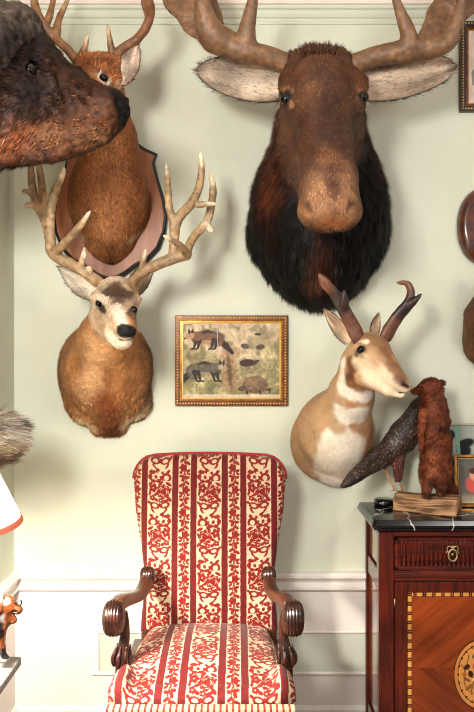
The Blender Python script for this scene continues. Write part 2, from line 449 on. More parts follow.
pr = [(0, zt-.075), (.006, zt-.073), (.008, zt-.066), (.004, zt-.06), (.004, zt-.05), (.012, zt-.045), (.018, zt-.034), (.02, zt-.02),
      (.03, zt-.014), (.032, zt-.002)]
moulding('trim_6', pr+[(0, zt-.002)], M_wall)
cv = [(.03, zt-.002)]+[(.04+.2*(1-math.cos(a)), zt+.18*math.sin(a)) for a in np.linspace(0, 1.45, 12)]+[(.3, ZC-.02), (.3, ZC), (0, ZC), (0, zt-.002)]
moulding('trim_7', cv, M_cove)

# ================================================================== ARMCHAIR
CX = -.11
cream, reds, band = lin((184, 164, 134)), lin((116, 15, 11)), lin((90, 6, 6))
def el(x, y, cx, cy, rx, ry, a=0.):
    c, s = math.cos(a), math.sin(a); X = x-cx; Y = y-cy; u = X*c+Y*s; v = -X*s+Y*c; return (u/rx)**2+(v/ry)**2
def brocade(u, v):
    """woven stripe pattern; u across, v up, metres -> colour, pile height"""
    P = .196; q = (u/P+.5) % 1-.5; x = q*P                      # x in -.098...098 : wide stripe centred on 0
    ax = np.abs(x); red = np.zeros(u.shape, bool); bandm = (ax > .049) & (ax < .0735)
    # wide floral stripe, glide repeat
    H = .17; n = np.floor(v/H); y = v/H-n; xs = x*np.where(n % 2 == 0, 1, -1)/.098; ys = y*H/.098
    wide = ax < .0475
    f = np.zeros(u.shape, bool); Y = H/.098
    for dy in (-Y, 0, Y):
        m = np.where(dy == 0, 1, -1); X = xs*m; V_ = ys-dy
        th = np.arctan2(V_-.12, X-.15); rr = np.hypot(X-.15, V_-.12)
        f |= (rr < .27*(1+.1*np.cos(8*th))) & ~((np.abs(rr-.14) < .014) & (np.cos(3*th) > -.2)) & ~((np.abs(rr-.205) < .010) & (np.cos(5*th+1) > .1))
        for cx, cy, r0 in ((-.27, .27, .17), (-.3, -.12, .11), (.05, -.22, .10)):
            rr = np.hypot(X-cx, V_-cy); th = np.arctan2(V_-cy, X-cx); f |= (rr < r0*(1+.16*np.cos(5*th))) & ~(rr < .028)
        for cx, cy, rx, ry, a in ((-.14, .03, .12, .06, .5), (.39, -.17, .12, .07, -.7), (-.14, -.2, .10, .06, -.4), (.02, .44, .13, .065, .9), (-.38, .45, .09, .05, .4),
                                  (.36, .42, .13, .06, -.5), (-.4, .07, .1, .05, 1.3), (.24, -.24, .12, .06, .3), (-.42, -.3, .1, .05, -.6), (.42, .2, .08, .05, 1.2)):
            f |= el(X, V_, cx, cy, rx, ry, a) < 1
        for cx, cy, rx, ry in ((-.2, -.42, .21, .13), (.21, -.4, .21, .13)):      # bow
            e = el(X, V_, cx, cy, rx, ry, .3 if cx > 0 else -.3); f |= (e < 1) & (e > .27)
        f |= el(X, V_, 0, -.41, .07, .08) < 1
        f |= (np.abs(X-.16-.12*np.sin(V_*9)) < .045) & (V_ < -.44) & (V_ > -.72)
        f |= (np.abs(X+.22+.10*np.sin(V_*9)) < .045) & (V_ < -.46) & (V_ > -.7)
        rr = np.hypot((X+.17)*.8, V_-.72); th = np.arctan2(V_-.72, X+.17); f |= (np.abs(rr-.19) < .055+.02*np.cos(6*th)) & ~((X > -.1) & (V_ > .74))          # scroll
        rr = np.hypot(X-.26, V_-.66); f |= (np.abs(rr-.15) < .05) & (V_ > .55)
        f |= el(X, V_, -.17, .7, .06, .08, .3) < 1
        f |= (el(X, V_, .33, .9, .1, .06, .8) < 1) | (el(X, V_, -.1, .98, .1, .06, -.5) < 1) | (el(X, V_, -.38, .93, .09, .05, .7) < 1) | (el(X, V_, .1, .86, .06, .06) < 1)
    red |= f & wide
    # narrow stripe: zig-zag sprigs
    xn = (np.abs(q)-.5)*P*np.sign(q); xn = np.where(q < 0, (q+.5)*P, (q-.5)*P)/.05; H2 = .085; n2 = np.floor(v/H2); yn = (v/H2-n2)*H2/.05
    xn = xn*np.where(n2 % 2 == 0, 1, -1); g = np.zeros(u.shape, bool)
    for dy in (-1.7, 0, 1.7):
        X = xn*(1 if dy == 0 else -1); V_ = yn-dy
        th = np.arctan2(V_-.4, X-.12); rr = np.hypot(X-.12, V_-.4); g |= rr < .29*(1+.2*np.cos(5*th))
        for cx, cy, rx, ry, a in ((-.25, .75, .24, .12, .6), (.2, .95, .24, .11, -.7), (-.1, 1.25, .26, .13, 1.1), (.25, 1.35, .17, .11, .2),
                                  (-.28, .15, .19, .11, -.5), (-.25, 1.45, .16, .11, 0), (.3, .02, .15, .1, .6), (.3, 1.62, .16, .09, -.5)):
            g |= el(X, V_, cx, cy, rx, ry, a) < 1
        g |= np.abs(X-.12*np.sin(V_*3.7)) < .045
    nar = ax > .075; red |= g & nar
    c = np.tile(cream, u.shape+(1,)); c[red] = reds; c[bandm] = band
    return c, (red | bandm).astype(float)
def grid_faces(n, m):
    i = np.arange(n-1)[:, None]*m; j = np.arange(m-1)[None]; return np.stack([i+j, i+j+1, i+m+j+1, i+m+j], -1).reshape(-1, 4)

chair = thing('armchair', 'high-backed armchair with carved walnut arms and red and cream floral striped upholstery', 'armchair', (CX, -.6, 0))
# back cushion
zb_, zt_ = zz(628, -.3), zz(459, -.3)
def backw(z):                                      # half width at height z
    return np.interp(z, [zb_, zb_+.06, zb_+.2, zb_+.33, zb_+.47, zb_+.58, zt_], [.272, .268, .256, .272, .297, .306, .306])
nz_, nx_ = 380, 330; tz = np.linspace(0, 1, nz_); zrow = zb_+(zt_-zb_)*tz; c_ = .085
wr = backw(zrow); q = np.clip((zrow-(zt_-c_))/c_, 0, 1); wr = wr-c_*(1-np.sqrt(np.clip(1-q**2, 0, 1)))*.95
U = np.linspace(-1, 1, nx_)[None]; X = U*wr[:, None]; Z = zrow[:, None]+0*U; Z = Z+.014*(1-(X/.3)**2)*ss(.6, 1, tz)[:, None]
dd = np.minimum((1-np.abs(U))*wr[:, None], np.minimum((zt_-zrow)[:, None]*1.2+.0, (zrow-zb_)[:, None])); r = .035
yy = r*(1-np.sqrt(np.clip(1-(1-np.clip(dd/r, 0, 1))**2, 0, 1)))
tilt = -.02-.06*(Z-zb_)/(zt_-zb_)
Yb = -.38-tilt-.0
col, h_ = brocade(X, Z-.03)
Yb = Yb+yy-.035*(1-U**2)*np.sin(np.pi*np.clip(tz, 0, 1))[:, None]-.002*h_
Vf = np.stack([X+CX, Yb, Z], -1).reshape(-1, 3); Fq = grid_faces(nz_, nx_)
# rim to the back
per = np.concatenate([np.arange(nx_), np.arange(1, nz_)*nx_+nx_-1, (nz_-1)*nx_+np.arange(nx_-2, -1, -1), np.arange(nz_-2, 0, -1)*nx_])
B = Vf[per]; n0 = len(Vf); k = len(per); B1 = B.copy(); B1[:, 1] += .07
V = np.concatenate([Vf, B1, [B1.mean(0)]]); a = np.arange(k); b = (a+1) % k
side = np.stack([per[b], per[a], n0+a, n0+b], 1); back = np.stack([n0+b, n0+a, np.full(k, n0+k)], 1)
cc = np.concatenate([col.reshape(-1, 3), col.reshape(-1, 3)[per], [band]])
o = put('backrest', V, [Fq, side, back], M_fab, chair, cc)
mb = MB(); E = Vf[per]; sel = (E[:, 2] > zb_+.02); P = E[per.argsort()*0+np.arange(k)]
top = np.roll(P, -int(np.argmin(P[:, 2]+P[:, 0]*0)), 0)
nb = int(nx_); k0 = nx_+nz_-2; i0 = int(nz_*.13); path = P[k0-i0:k0+nx_+i0][::3]
path = path+A(0, .012, 0); path = path+(path-A(CX, 0, (zb_+zt_)/2))*A(.008, 0, .008)
mb.tube(path, .0055+.0015*(np.arange(len(path)) % 2), 6); put('piping', np.concatenate(mb.V), [np.concatenate(f) for f in mb.F.values() if f], mat('red_braid', (150, 30, 24), .8), o)
# seat: top runs back to front, rolls over and drops down the front
ns, nx2 = 420, 340; Yk, Yf = -.42, -.9; zs = .560; s_ = np.linspace(0, 1, ns)[:, None]; U = np.linspace(-1, 1, nx2)[None]
Ltop, rr_, Ldrop = .455, .042, .0; Lt = Ltop+rr_*math.pi/2+Ldrop; sl = s_*Lt
ang = np.clip((sl-Ltop)/rr_, 0, math.pi/2); Yp = Yk-np.minimum(sl, Ltop)-rr_*np.sin(ang); drop = rr_*(1-np.cos(ang))+np.clip(sl-Ltop-rr_*math.pi/2, 0, 9)
wS = np.interp(-Yp, [.42, .6, .8, .95], [.245, .27, .292, .297]); xx = U*wS
f_ = np.clip(np.minimum(sl, Ltop)/Ltop, 0, 1)
dome = .048*(1-np.abs(U)**1.9)*(np.sin(np.pi*np.clip(f_*.88+.10, 0, 1))**.8)
ed = (1-np.abs(U))*wS; rd = .06; edge = -rd*(1-np.sqrt(np.clip(1-(1-np.clip(ed/rd, 0, 1))**2, 0, 1)))
corner = .04*ss(.72, .86, np.abs(U))*ss(.72, .9, f_)
Zs = zs+dome+edge*np.cos(ang)+corner*np.cos(ang)-drop
bul = .012*np.sin(np.pi*np.clip((sl-Ltop)/(Lt-Ltop), 0, 1))
Ys = Yp+0*U-bul+rd*.8*(1-np.sqrt(np.clip(1-(1-np.clip(ed/rd, 0, 1))**2, 0, 1)))*np.sin(ang)-.01*(1-U**2)*np.sin(ang)
col, h_ = brocade(xx+0*s_, -(sl+0*U)+.12); Zs = Zs+.002*h_*np.cos(ang)
Vf = np.stack([xx+CX+0*s_, Ys, Zs], -1).reshape(-1, 3); Fq = grid_faces(ns, nx2)[:, ::-1]
zl = .51; kL = np.arange(ns)*nx2; kR = kL+nx2-1
SL = Vf[kL].copy(); SL[:, 2] = np.minimum(SL[:, 2], zl); SR = Vf[kR].copy(); SR[:, 2] = np.minimum(SR[:, 2], zl); n0 = len(Vf)
a = np.arange(ns-1)
V = np.concatenate([Vf, SL, SR])
side = np.concatenate([np.stack([kL[a], kL[a+1], n0+a+1, n0+a], 1)[:, ::-1], np.stack([kR[a], kR[a+1], n0+ns+a+1, n0+ns+a], 1)])
c0 = col.reshape(-1, 3); cc = np.concatenate([c0, c0[kL], c0[kR]])
bk = np.array([[0, nx2-1, n0+ns, n0]])
put('seat', V, [Fq, side, bk], M_fab, chair, cc)
# braid along the lower front edge
zf = float(Zs[-1].min()); mb = MB(); nn = 90
for i in range(nn):
    x = CX-.286+.572*(i+.5)/nn; cl = lin((190, 164, 126)) if i % 3 else lin((132, 34, 26))
    mb.box((x-.0036, -.962, .519), (x+.0036, -.93, .533), .0015, None, cl)
mb.put('braid', M_fab, chair, False, True)
mb = MB(); mb.box((CX-.286, -.935, .40), (CX+.286, -.42, .522), .008); mb.put('seat_rail', M_walnut, chair)
# carved arms
def fluted(c, rx, ry, rz, n=7):
    """rolled knuckle with carved ridges running over it; long axis x"""
    m, q = 40, 72; t = np.linspace(-1, 1, m)[:, None]; a = np.linspace(0, 2*np.pi, q, endpoint=False)[None]
    pr = (1-np.abs(t)**5)**.4*(1+.0*a); rid = 1+.075*np.abs(np.cos(t*np.pi*n/2+.25*np.sin(a)))*(1-t**2)
    rad = pr*rid*(.86+.14*(1-t**2))
    R = np.stack([c[0]+rx*t+0*a, c[1]+ry*rad*np.cos(a), c[2]+rz*rad*np.sin(a)], -1); return R
for s in (-1, 1):
    mx = lambda x: CX+s*x
    fr = A(mx(.295), -.78, .738); re = A(mx(.231), -.43, .764)
    P = [(mx(.290), -.77, .772), (mx(.281), -.70, .766), (mx(.267), -.62, .746), (mx(.248), -.54, .730), (mx(.235), -.47, .738), (mx(.230), -.42, .768)]
    R = [.022, .023, .021, .02, .022, .02]
    Pp, Rr = smooth_path(P, 30, R); mb = MB(); rings = []
    T = np.gradient(Pp, axis=0); T /= np.linalg.norm(T, axis=1)[:, None]
    for p, rr, t_ in zip(Pp, Rr, T):
        sd = np.cross(t_, A(0, 0, 1)); sd /= np.linalg.norm(sd); up = np.cross(sd, t_)
        an = np.linspace(0, 2*np.pi, 16, endpoint=False); ca, sa = np.cos(an), np.sin(an)
        sq = lambda v: np.sign(v)*np.abs(v)**.6
        rings.append(p+rr*1.15*sq(ca)[:, None]*sd+rr*sq(sa)[:, None]*up)
    mb.loft(rings); arm = mb.put('arm', M_armtop, chair, True)
    mb = MB(); mb.loft(fluted(fr, .037, .046, .056)); mb.put('carved_scroll', M_walnut, arm, True)
    mb = MB(); mb.loft(fluted(re, .029, .029, .034, 5)); mb.put('carved_knuckle', M_walnut, arm, True)
    # turned post from scroll down to the seat, with a carved leaf at its foot
    Pp, Rr = smooth_path([(mx(.276), -.74, .74), (mx(.268), -.74, .70), (mx(.266), -.74, .66), (mx(.27), -.745, .62), (mx(.272), -.75, .56), (mx(.272), -.75, .49)], 30,
                         [.02, .018, .017, .02, .024, .024])
    mb = MB(); mb.tube(Pp, Rr, 18); post = mb.put('arm_post', M_walnut, chair, True)
    mb = MB()
    for k in range(7):
        a_ = 2*math.pi*k/7; dx, dy = math.cos(a_), math.sin(a_)
        mb.tube(smooth_path([(mx(.276)+dx*.024, -.745+dy*.024, .57), (mx(.276)+dx*.028, -.745+dy*.028, .597), (mx(.272)+dx*.022, -.743+dy*.022, .622), (mx(.270)+dx*.024, -.742+dy*.024, .636)], 10),
                np.array([.006, .009, .009, .009, .008, .007, .006, .005, .004, .002]), 8)
    mb.put('carved_leaf', M_walnut, post, True)
    # back post up the side of the backrest and down to the floor
    mb = MB(); Pp, Rr = smooth_path([(mx(.245), -.25, 0), (mx(.245), -.3, .25), (mx(.245), -.33, .48), (mx(.24), -.32, .7), (mx(.25), -.29, 1.05)], 24, [.02, .022, .024, .02, .016])
    mb.tube(Pp, Rr, 12); mb.put('back_leg', M_armtop, chair, True)
    mb = MB(); Pp, Rr = smooth_path([(mx(.265), -.9, 0), (mx(.27), -.9, .03), (mx(.258), -.885, .1), (mx(.262), -.89, .25), (mx(.272), -.9, .37), (mx(.268), -.89, .45)], 30,
                                    [.03, .034, .02, .026, .04, .036])
    mb.tube(Pp, Rr, 18); mb.put('front_leg', M_walnut, chair, True)

# ================================================================== CABINET
Yc = -.31; CL = .565; CR = 1.39; cz = lambda py: zz(py, Yc); cxx = lambda px: (px-237)/sc(Yc)
cab = thing('side_cabinet', 'red mahogany cabinet with black marble top, fluted drawer and inlaid door', 'cabinet', ((CL+CR)/2, -.16, 0))
ztop = .951; zu = cz(529)
mb = MB()
mb.box((CL+.03, Yc+.03, .06), (CR-.03, -.012, zu-.002))
Fy = Yc+.0
for xa, xb in ((CL, cxx(394)), (CR-(cxx(394)-CL), CR)):
    mb.box((xa, Fy, 0), (xb, Fy+.045, zu-.012), .004)
    mb.box((xa, -.05, 0), (xa+.06 if xa < 1 else xb, -.012, zu-.012), .003) if xa < 1 else mb.box((xb-.06, -.05, 0), (xb, -.012, zu-.012), .003)
mb.put('body', M_mahog, cab)
xl, xr = cxx(394), CR-(cxx(394)-CL)
mb = MB(); mb.box((CL, Fy+.01, zu-.012), (CR, -.012, zu), .002); mb.put('rail', M_mahog_h, cab)
mb = MB(); mb.box((xl-.002, Fy+.004, cz(582)), (xr+.002, Fy+.045, cz(571)), .003); mb.put('rail', M_mahog_h, cab)
mb = MB(); mb.box((xl-.002, Fy-.004, cz(577)), (xr+.002, Fy+.02, cz(573)), .003); mb.put('rail', M_mahog_h, cab)
mb = MB(); mb.box((xl-.002, Fy+.004, cz(537)), (xr+.002, Fy+.045, zu-.011), .003); mb.put('rail', M_mahog_h, cab)
mb = MB(); mb.box((CL+.005, Fy+.044, cz(592)), (CL+.03, -.05, cz(574)), .003); mb.put('rail', M_mahog_h, cab)
mb = MB(); mb.box((CL+.005, Fy+.044, zu-.04), (CL+.03, -.05, zu-.012), .003); mb.put('rail', M_mahog_h, cab)
mb = MB(); mb.box((CL+.005, Fy+.044, .02), (CL+.03, -.05, .09), .003); mb.put('rail', M_mahog_h, cab)
mb = MB(); mb.box((xl-.002, Fy+.004, .03), (xr+.002, Fy+.045, .1), .003); mb.put('rail', M_mahog_h, cab)
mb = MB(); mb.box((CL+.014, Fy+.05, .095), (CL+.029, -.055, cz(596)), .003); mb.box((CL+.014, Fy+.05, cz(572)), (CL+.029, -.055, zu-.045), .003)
mb.put('side_panel', mat('polished_side_panel', (140, 92, 66), .12, coat=1, nz=(5, (110, 62, 42))), cab)  # paler base colour holds the reflections on the polished panel
# marble slab with moulded edge
mb = MB(); ov = .022
prof = [(0, zu), (0, zu+.006), (-.008, zu+.012), (-.008, zu+.02), (0, ztop-.003), (.003, ztop)]
rings = []
for o_, z in prof:
    xa, xb, ya = CL-ov+o_, CR+ov-o_, Fy-ov+o_; rings.append([(xa, -.003, z), (xa, ya+.012, z), (xa+.012, ya, z), (xb-.012, ya, z), (xb, ya+.012, z), (xb, -.003, z)])
mb.loft(rings); mb.put('marble_top', M_marble, cab)
# fluted drawer
dz0, dz1 = cz(570), cz(538); dxl, dxr = xl+.004, xr-.004
mb = MB(); mb.box((dxl, Fy+.012, dz0), (dxr, Fy+.05, dz1)); 
for lo, hi in (((dxl, Fy+.002, dz1-.012), (dxr, Fy+.014, dz1)), ((dxl, Fy+.002, dz0), (dxr, Fy+.014, dz0+.012)), ((dxl, Fy+.002, dz0), (dxl+.014, Fy+.014, dz1)), ((dxr-.014, Fy+.002, dz0), (dxr, Fy+.014, dz1))): mb.box(lo, hi, .002)
drawer = mb.put('drawer', M_mahog_h, cab)
mb = MB(); x = dxl+.02; pitch = .0182
while x+pitch < dxr-.012:
    R = [(x+pitch*.5+.0045*math.cos(a), Fy+.013-.0065*math.sin(a)) for a in np.linspace(0, math.pi, 7)]
    rings = [[(p, q, z) for p, q in R] for z in (dz0+.014, dz1-.02, dz1-.014)]
    mb.loft(rings, True, True); x += pitch
mb.put('fluting', M_mahog, drawer, True)
ex, ez = cxx(452.5), cz(555); mb = MB()
an = np.linspace(0, 2*np.pi, 33)
mb.tube([(ex+.017*math.cos(a), Fy-.004, ez+.023*math.sin(a)) for a in an], .0035, 8, False)
mb.lathe([(.0, -.001), (.006, -.003), (.007, -.006), (0, -.009)], (ex, Fy+.004, ez+.002), 12, 1)
for s in (-1, 1):
    P = smooth_path([(ex, Fy-.002, ez+.026), (ex+s*.012, Fy-.004, ez+.036), (ex+s*.022, Fy-.003, ez+.03), (ex+s*.02, Fy-.002, ez+.018), (ex+s*.026, Fy-.001, ez+.008)], 16)
    mb.tube(P, .0022, 6)
mb.tube([(ex, Fy-.003, ez+.026), (ex, Fy-.003, ez+.038)], .004, 6)
mb.put('escutcheon', M_brass, drawer, True)
# door with marquetry
zd0, zd1 = .11, cz(583); Dx0, Dx1 = xl+.004, xr-.004
mb = MB(); mb.box((Dx0, Fy+.006, zd0), (Dx1, Fy+.05, zd1), .003); door = mb.put('door', M_mahog, cab)
ix0, ix1, iz1 = cxx(408), Dx1-(cxx(408)-Dx0), cz(593); iz0 = zd0+.045
nxx, nzz = 260, 330; X, Z = np.meshgrid(np.linspace(ix0, ix1, nxx), np.linspace(iz0, iz1, nzz)); mcx, mcz = cxx(478), cz(675); mr = (.113, .142)
mcx = (ix0+ix1)/2
u = np.abs(X-mcx); zq = cz(668); w = (np.abs(Z-zq)*.92+u*.75)                       # quartered veneer, grain meets at the middle
P3 = np.stack([w*38, (u*.92-np.abs(Z-zq)*.75)*3.0, np.sign(Z-zq)*3+np.sign(X-mcx)*7+0*X], -1)
g = fbm(P3, 1., 3)*.5+.12*np.where((Z > zq) ^ (X > mcx), 1, -1); t = np.clip(.5+g*.8, 0, 1)[..., None]
c = lin((92, 34, 11))*(1-t)+lin((140, 60, 22))*t
di = np.minimum(np.minimum(X-ix0, ix1-X), np.minimum(Z-iz0, iz1-Z))
bd = di < .017; vert = np.minimum(X-ix0, ix1-X) < .017
cell = np.where(vert, Z-iz1, X-ix0)/.037 % 1; ph = cell
yel = lin((190, 138, 70)); blk = lin((16, 9, 8)); c[bd] = yel
c[bd & (((ph > .60) & (ph < .73)) | ((ph > .85) & (ph < .98)))] = blk; c[bd & (ph >= .73) & (ph <= .85)] = lin((150, 70, 30))
c[(di > .0145) & (di < .018)] = lin((70, 30, 16))
e = el(X, Z, mcx, mcz, mr[0], mr[1]); er = np.sqrt(e); th = np.arctan2((Z-mcz)/mr[1], (X-mcx)/mr[0])
c[er < 1] = blk; c[er < .97] = lin((196, 128, 66)); c[er < .86] = blk; c[er < .835] = lin((204, 142, 72))
c[(er < .87) & (er > .80) & (np.cos(th*22) > .75)] = blk
inn = er < .8
def spot(cx, cz_, rx, rz, a, cl):
    mk = inn & (el(X, Z, mcx+cx, mcz+cz_, rx, rz, a) < 1); c[mk] = lin(cl)
for a in (-.072, -.045, -.02, .02, .045, .072):
    mk = inn & (np.abs(X-mcx-a*(1+(Z-mcz)*4)-.008*np.sin((Z-mcz)*60+a*80)) < .0022) & (np.abs(Z-mcz-.0) < .08); c[mk] = lin((96, 62, 30))
for cx, cz_, rx, rz, a, cl in ((0, -.045, .03, .035, 0, (60, 30, 18)), (0, -.02, .04, .01, 0, (226, 190, 130)), (-.06, .03, .014, .01, .6, (66, 28, 18)),
        (-.045, .002, .01, .014, .2, (50, 20, 16)), (-.07, 0, .009, .009, 0, (166, 90, 40)), (-.02, .035, .018, .015, .3, (176, 60, 34)), (.03, .04, .016, .018, 0, (226, 180, 110)),
        (.055, .015, .013, .01, -.5, (66, 28, 18)), (0, .065, .014, .018, 0, (150, 56, 32)), (-.05, -.05, .02, .008, .7, (140, 92, 40)), (.05, -.05, .02, .008, -.7, (140, 92, 40)),
        (-.03, .075, .012, .007, .9, (96, 80, 40)), (.035, .08, .012, .007, -.9, (96, 80, 40)), (-.012, .01, .012, .01, .4, (232, 200, 150)), (-.06, -.02, .016, .006, -.5, (120, 70, 34))):
    spot(cx, cz_, rx, rz, a, cl)
V = np.stack([X, np.full_like(X, Fy+.0035), Z], -1).reshape(-1, 3)
put('marquetry_panel', V, [grid_faces(nzz, nxx)], M_inlay, door, c.reshape(-1, 3))
mb = MB(); hx, hz = Dx0-.001, cz(603); mb.tube([(hx, Fy+.001, hz-.016), (hx, Fy+.001, hz+.016)], .003, 8); mb.put('hinge', M_brass, door, True)

# ================================================================== PICTURES
def framed(name, label, x0, x1, z0, z1, Y, fw, paint_fn, res=.0013, mats=(None, None, None), beads=True, tilt=0., depth=.02, group=None, cat='picture'):
    """framed picture; front face at Y-depth"""
    p = thing(name, label, cat, ((x0+x1)/2, Y, z0), group)
    Mt = rotm(tilt, 'X', ((x0+x1)/2, Y, z0))
    def section(m, a, b, ya, yb, nm, mm, bev=.002):
        """mitred rectangular ring between inset a and b"""
        R = []
        for (xx, zz_) in ((0, 0), (1, 0), (1, 1), (0, 1), (0, 0)):
            cx = lambda k: x0+k if xx == 0 else x1-k; czz = lambda k: z0+k if zz_ == 0 else z1-k
            R.append([(cx(a), yb, czz(a)), (cx(a), ya+bev, czz(a)), (cx(a+bev), ya, czz(a+bev)), (cx(b-bev), ya, czz(b-bev)), (cx(b), ya+bev, czz(b)), (cx(b), yb, czz(b))])
        mb = MB(); mb.loft(R, True, False); mb.V = [xf(v, Mt) for v in mb.V]; return mb.put(nm, mm, p)
    fr = section(None, 0, fw*.62, Y-depth, Y, 'frame', mats[0])
    section(None, fw*.6, fw*.86, Y-depth+.004, Y, 'inner_moulding', mats[1]); section(None, fw*.84, fw, Y-depth+.007, Y, 'slip', mats[2])
    if beads:
        mb = MB(); st = .0125; k = fw*.3; sph = [(0, -.004), (.0028, -.0028), (.0042, 0), (.0028, .0028), (0, .004)]
        pts = [(x, z) for x in np.arange(x0+k, x1-k, st) for z in (z0+k, z1-k)]+[(x, z) for z in np.arange(z0+k, z1-k, st) for x in (x0+k, x1-k)]
        for x, z in pts: mb.lathe(sph, (x, Y-depth-.0005, z), 6, 1)
        mb.V = [xf(v, Mt) for v in mb.V]; mb.put('beading', M_goldl, fr, True)
    a, b, c_, d = x0+fw*.9, x1-fw*.9, z0+fw*.9, z1-fw*.9; nx = int((b-a)/res); nz = int((d-c_)/res)
    X, Z = np.meshgrid(np.linspace(a, b, nx), np.linspace(c_, d, nz)); U, Vv = (X-a)/(b-a), (Z-c_)/(d-c_)
    col = paint_fn(U, Vv, (b-a)/(d-c_)); V = np.stack([X, np.full_like(X, min(Y-depth*.45, Y-.0068)), Z], -1).reshape(-1, 3)
    put('print', xf(V, Mt), [grid_faces(nz, nx)], M_print, p, col.reshape(-1, 3))
    mb = MB(); mb.box((x0+.004, Y-.006, z0+.004), (x1-.004, Y-.001, z1-.004)); mb.V = [xf(v, Mt) for v in mb.V]; mb.put('backing', M_darkwood, p)
    return p
class Cnv:
    def __init__(s, U, V, asp): s.x = U*asp; s.y = V; s.a = asp; s.c = np.zeros(U.shape+(3,)); s.p = np.stack([s.x, s.y, 0*s.x], -1)
    def lay(s, w, cl): w = np.clip(w, 0, 1)[..., None]; s.c = s.c*(1-w)+lin(cl)*w
    def e(s, cx, cy, rx, ry, cl, a=0, soft=.12, st=1): v = np.sqrt(el(s.x, s.y, cx, cy, rx, ry, a)); s.lay(st*(1-ss(1-soft, 1+soft, v)), cl)
    def l(s, P, r, cl, st=1):
        for i in range(len(P)-1):
            a, b = A(*P[i]), A(*P[i+1]); ra = r[i] if np.ndim(r) else r; rb = r[i+1] if np.ndim(r) else r
            d = b-a; t = np.clip(((s.x-a[0])*d[0]+(s.y-a[1])*d[1])/max(d@d, 1e-9), 0, 1)
            q = np.hypot(s.x-a[0]-d[0]*t, s.y-a[1]-d[1]*t)/(ra+(rb-ra)*t); s.lay(st*(1-ss(.8, 1.15, q)), cl)
def engraving(U, V, asp):
    k = Cnv(U, V, asp); n = fbm(k.p, 3, 2); n2 = fbm(k.p, 11, 8); n3 = noise(k.p, 40, 4)
    k.lay(1+0*U, (212, 186, 150)); k.lay(ss(.75, .2, V), (200, 178, 128))
    hill = V+.12*n-(.62+.14*np.cos(k.x*4)); k.lay(ss(.03, -.03, hill), (170, 156, 106)); k.lay(ss(.0, -.5, hill+.25*n2)*.7, (150, 148, 84))
    k.lay(.6*ss(.15, .5, n2), (120, 116, 70)); k.lay(.5*ss(.1, .5, -n2+.3*n), (214, 196, 140))
    k.e(.62, .42, .1, .3, (150, 112, 72), .2, .4, .8); k.e(.66, .6, .12, .07, (186, 150, 104), .2, .3); k.e(.62, .2, .12, .12, (176, 130, 86), 0, .5, .7)
    k.e(.62, .36, .03, .26, (104, 72, 50), .1, .6, .8); k.e(1.02, .72, .2, .1, (176, 160, 110), 0, .3, .8); k.e(1.1, .84, .12, .06, (160, 150, 108), 0, .3, .8)
    def beast(cx, cy, s, f, body, dark, belly):
        p = lambda x, y: (cx+f*x*s, cy+y*s)
        k.l([p(-.14, 0), p(-.24, -.09), p(-.33, -.19)], [.03*s, .045*s, .022*s], dark)
        k.l([p(-.13, -.01), p(0, .03), p(.14, .01)], [.10*s, .09*s, .08*s], dark, .85); k.l([p(-.13, -.02), p(0, .0), p(.14, -.01)], [.085*s, .075*s, .065*s], body); k.l([p(-.1, -.06), p(.1, -.055)], .035*s, belly, .7)
        for x in (-.13, -.08, .1, .15): k.l([p(x, -.02), p(x+.03, -.13), p(x+.06, -.14)], [.03*s, .013*s, .012*s], dark)
        k.l([p(.12, .03), p(.22, .06)], [.06*s, .045*s], body); k.l([p(.22, .05), p(.3, .0)], [.05*s, .018*s], belly); k.l([p(.2, .09), p(.19, .13)], [.02*s, .006*s], dark)
        k.l([p(.24, .09), p(.25, .13)], [.018*s, .005*s], dark); k.e(*p(.3, .0), .012*s, .012*s, (30, 20, 20)); k.e(*p(.24, .065), .01*s, .01*s, (20, 15, 15))
    beast(.33, .79, 1.0, -1, (132, 86, 56), (62, 48, 42), (196, 150, 108))
    beast(.29, .37, 1.05, 1, (108, 98, 84), (52, 46, 44), (176, 150, 112))
    k.e(.96, .18, .17, .115, (116, 84, 58), 0, .1); k.e(.96, .2, .15, .08, (150, 116, 82), 0, .5, .7); k.e(.79, .13, .06, .035, (100, 74, 58), .2)
    k.l([(1.11, .11), (1.16, .12), (1.15, .08)], .012, (70, 48, 38)); k.l([(.85, .09), (.87, .04)], .014, (70, 48, 38)); k.l([(1.02, .09), (1.04, .05)], .014, (70, 48, 38))
    k.e(.86, .47, .11, .05, (70, 46, 44), .05, .15); k.l([(.95, .47), (1.02, .51)], [.03, .006], (84, 58, 50))
    k.e(.83, .69, .06, .035, (96, 80, 74), -.2); k.e(1.03, .68, .06, .035, (96, 70, 58), .2); k.e(1.0, .85, .045, .02, (80, 70, 62), 0)
    k.l([(.9, .8), (.9, .68)], .03, (150, 146, 110), .7); k.l([(.455, 1), (.47, .62)], .006, (190, 186, 200), .8)
    k.lay(ss(.06, .045, V), (214, 196, 168)); k.lay(ss(.012, .004, V), (206, 180, 130))
    hat = noise(k.p*A(1, .4, 1)+k.p[..., [1, 0, 2]]*.5, 85, 6); k.c *= np.exp((.10*hat+.30*noise(k.p, 38, 3)*ss(.72, .5, V+.15*n))*ss(.07, .1, V)+.10*n3+.22*fbm(k.p, 16, 9))[..., None]; g_ = k.c.mean(-1, keepdims=True); k.c = k.c*.72+g_*.28; return np.clip(k.c*A(.84, .80, .74), 0.001, 1)
x0, x1, z0, z1 = (176-237)/223, (287-237)/223, EYE+(356-405)/223, EYE+(356-316)/223
framed('framed_print', 'small gold beaded frame with old print of foxes and armadillo, above armchair', x0, x1, z0, z1, -.002, .036, engraving,
       mats=(M_browngilt, M_gold, M_goldl))
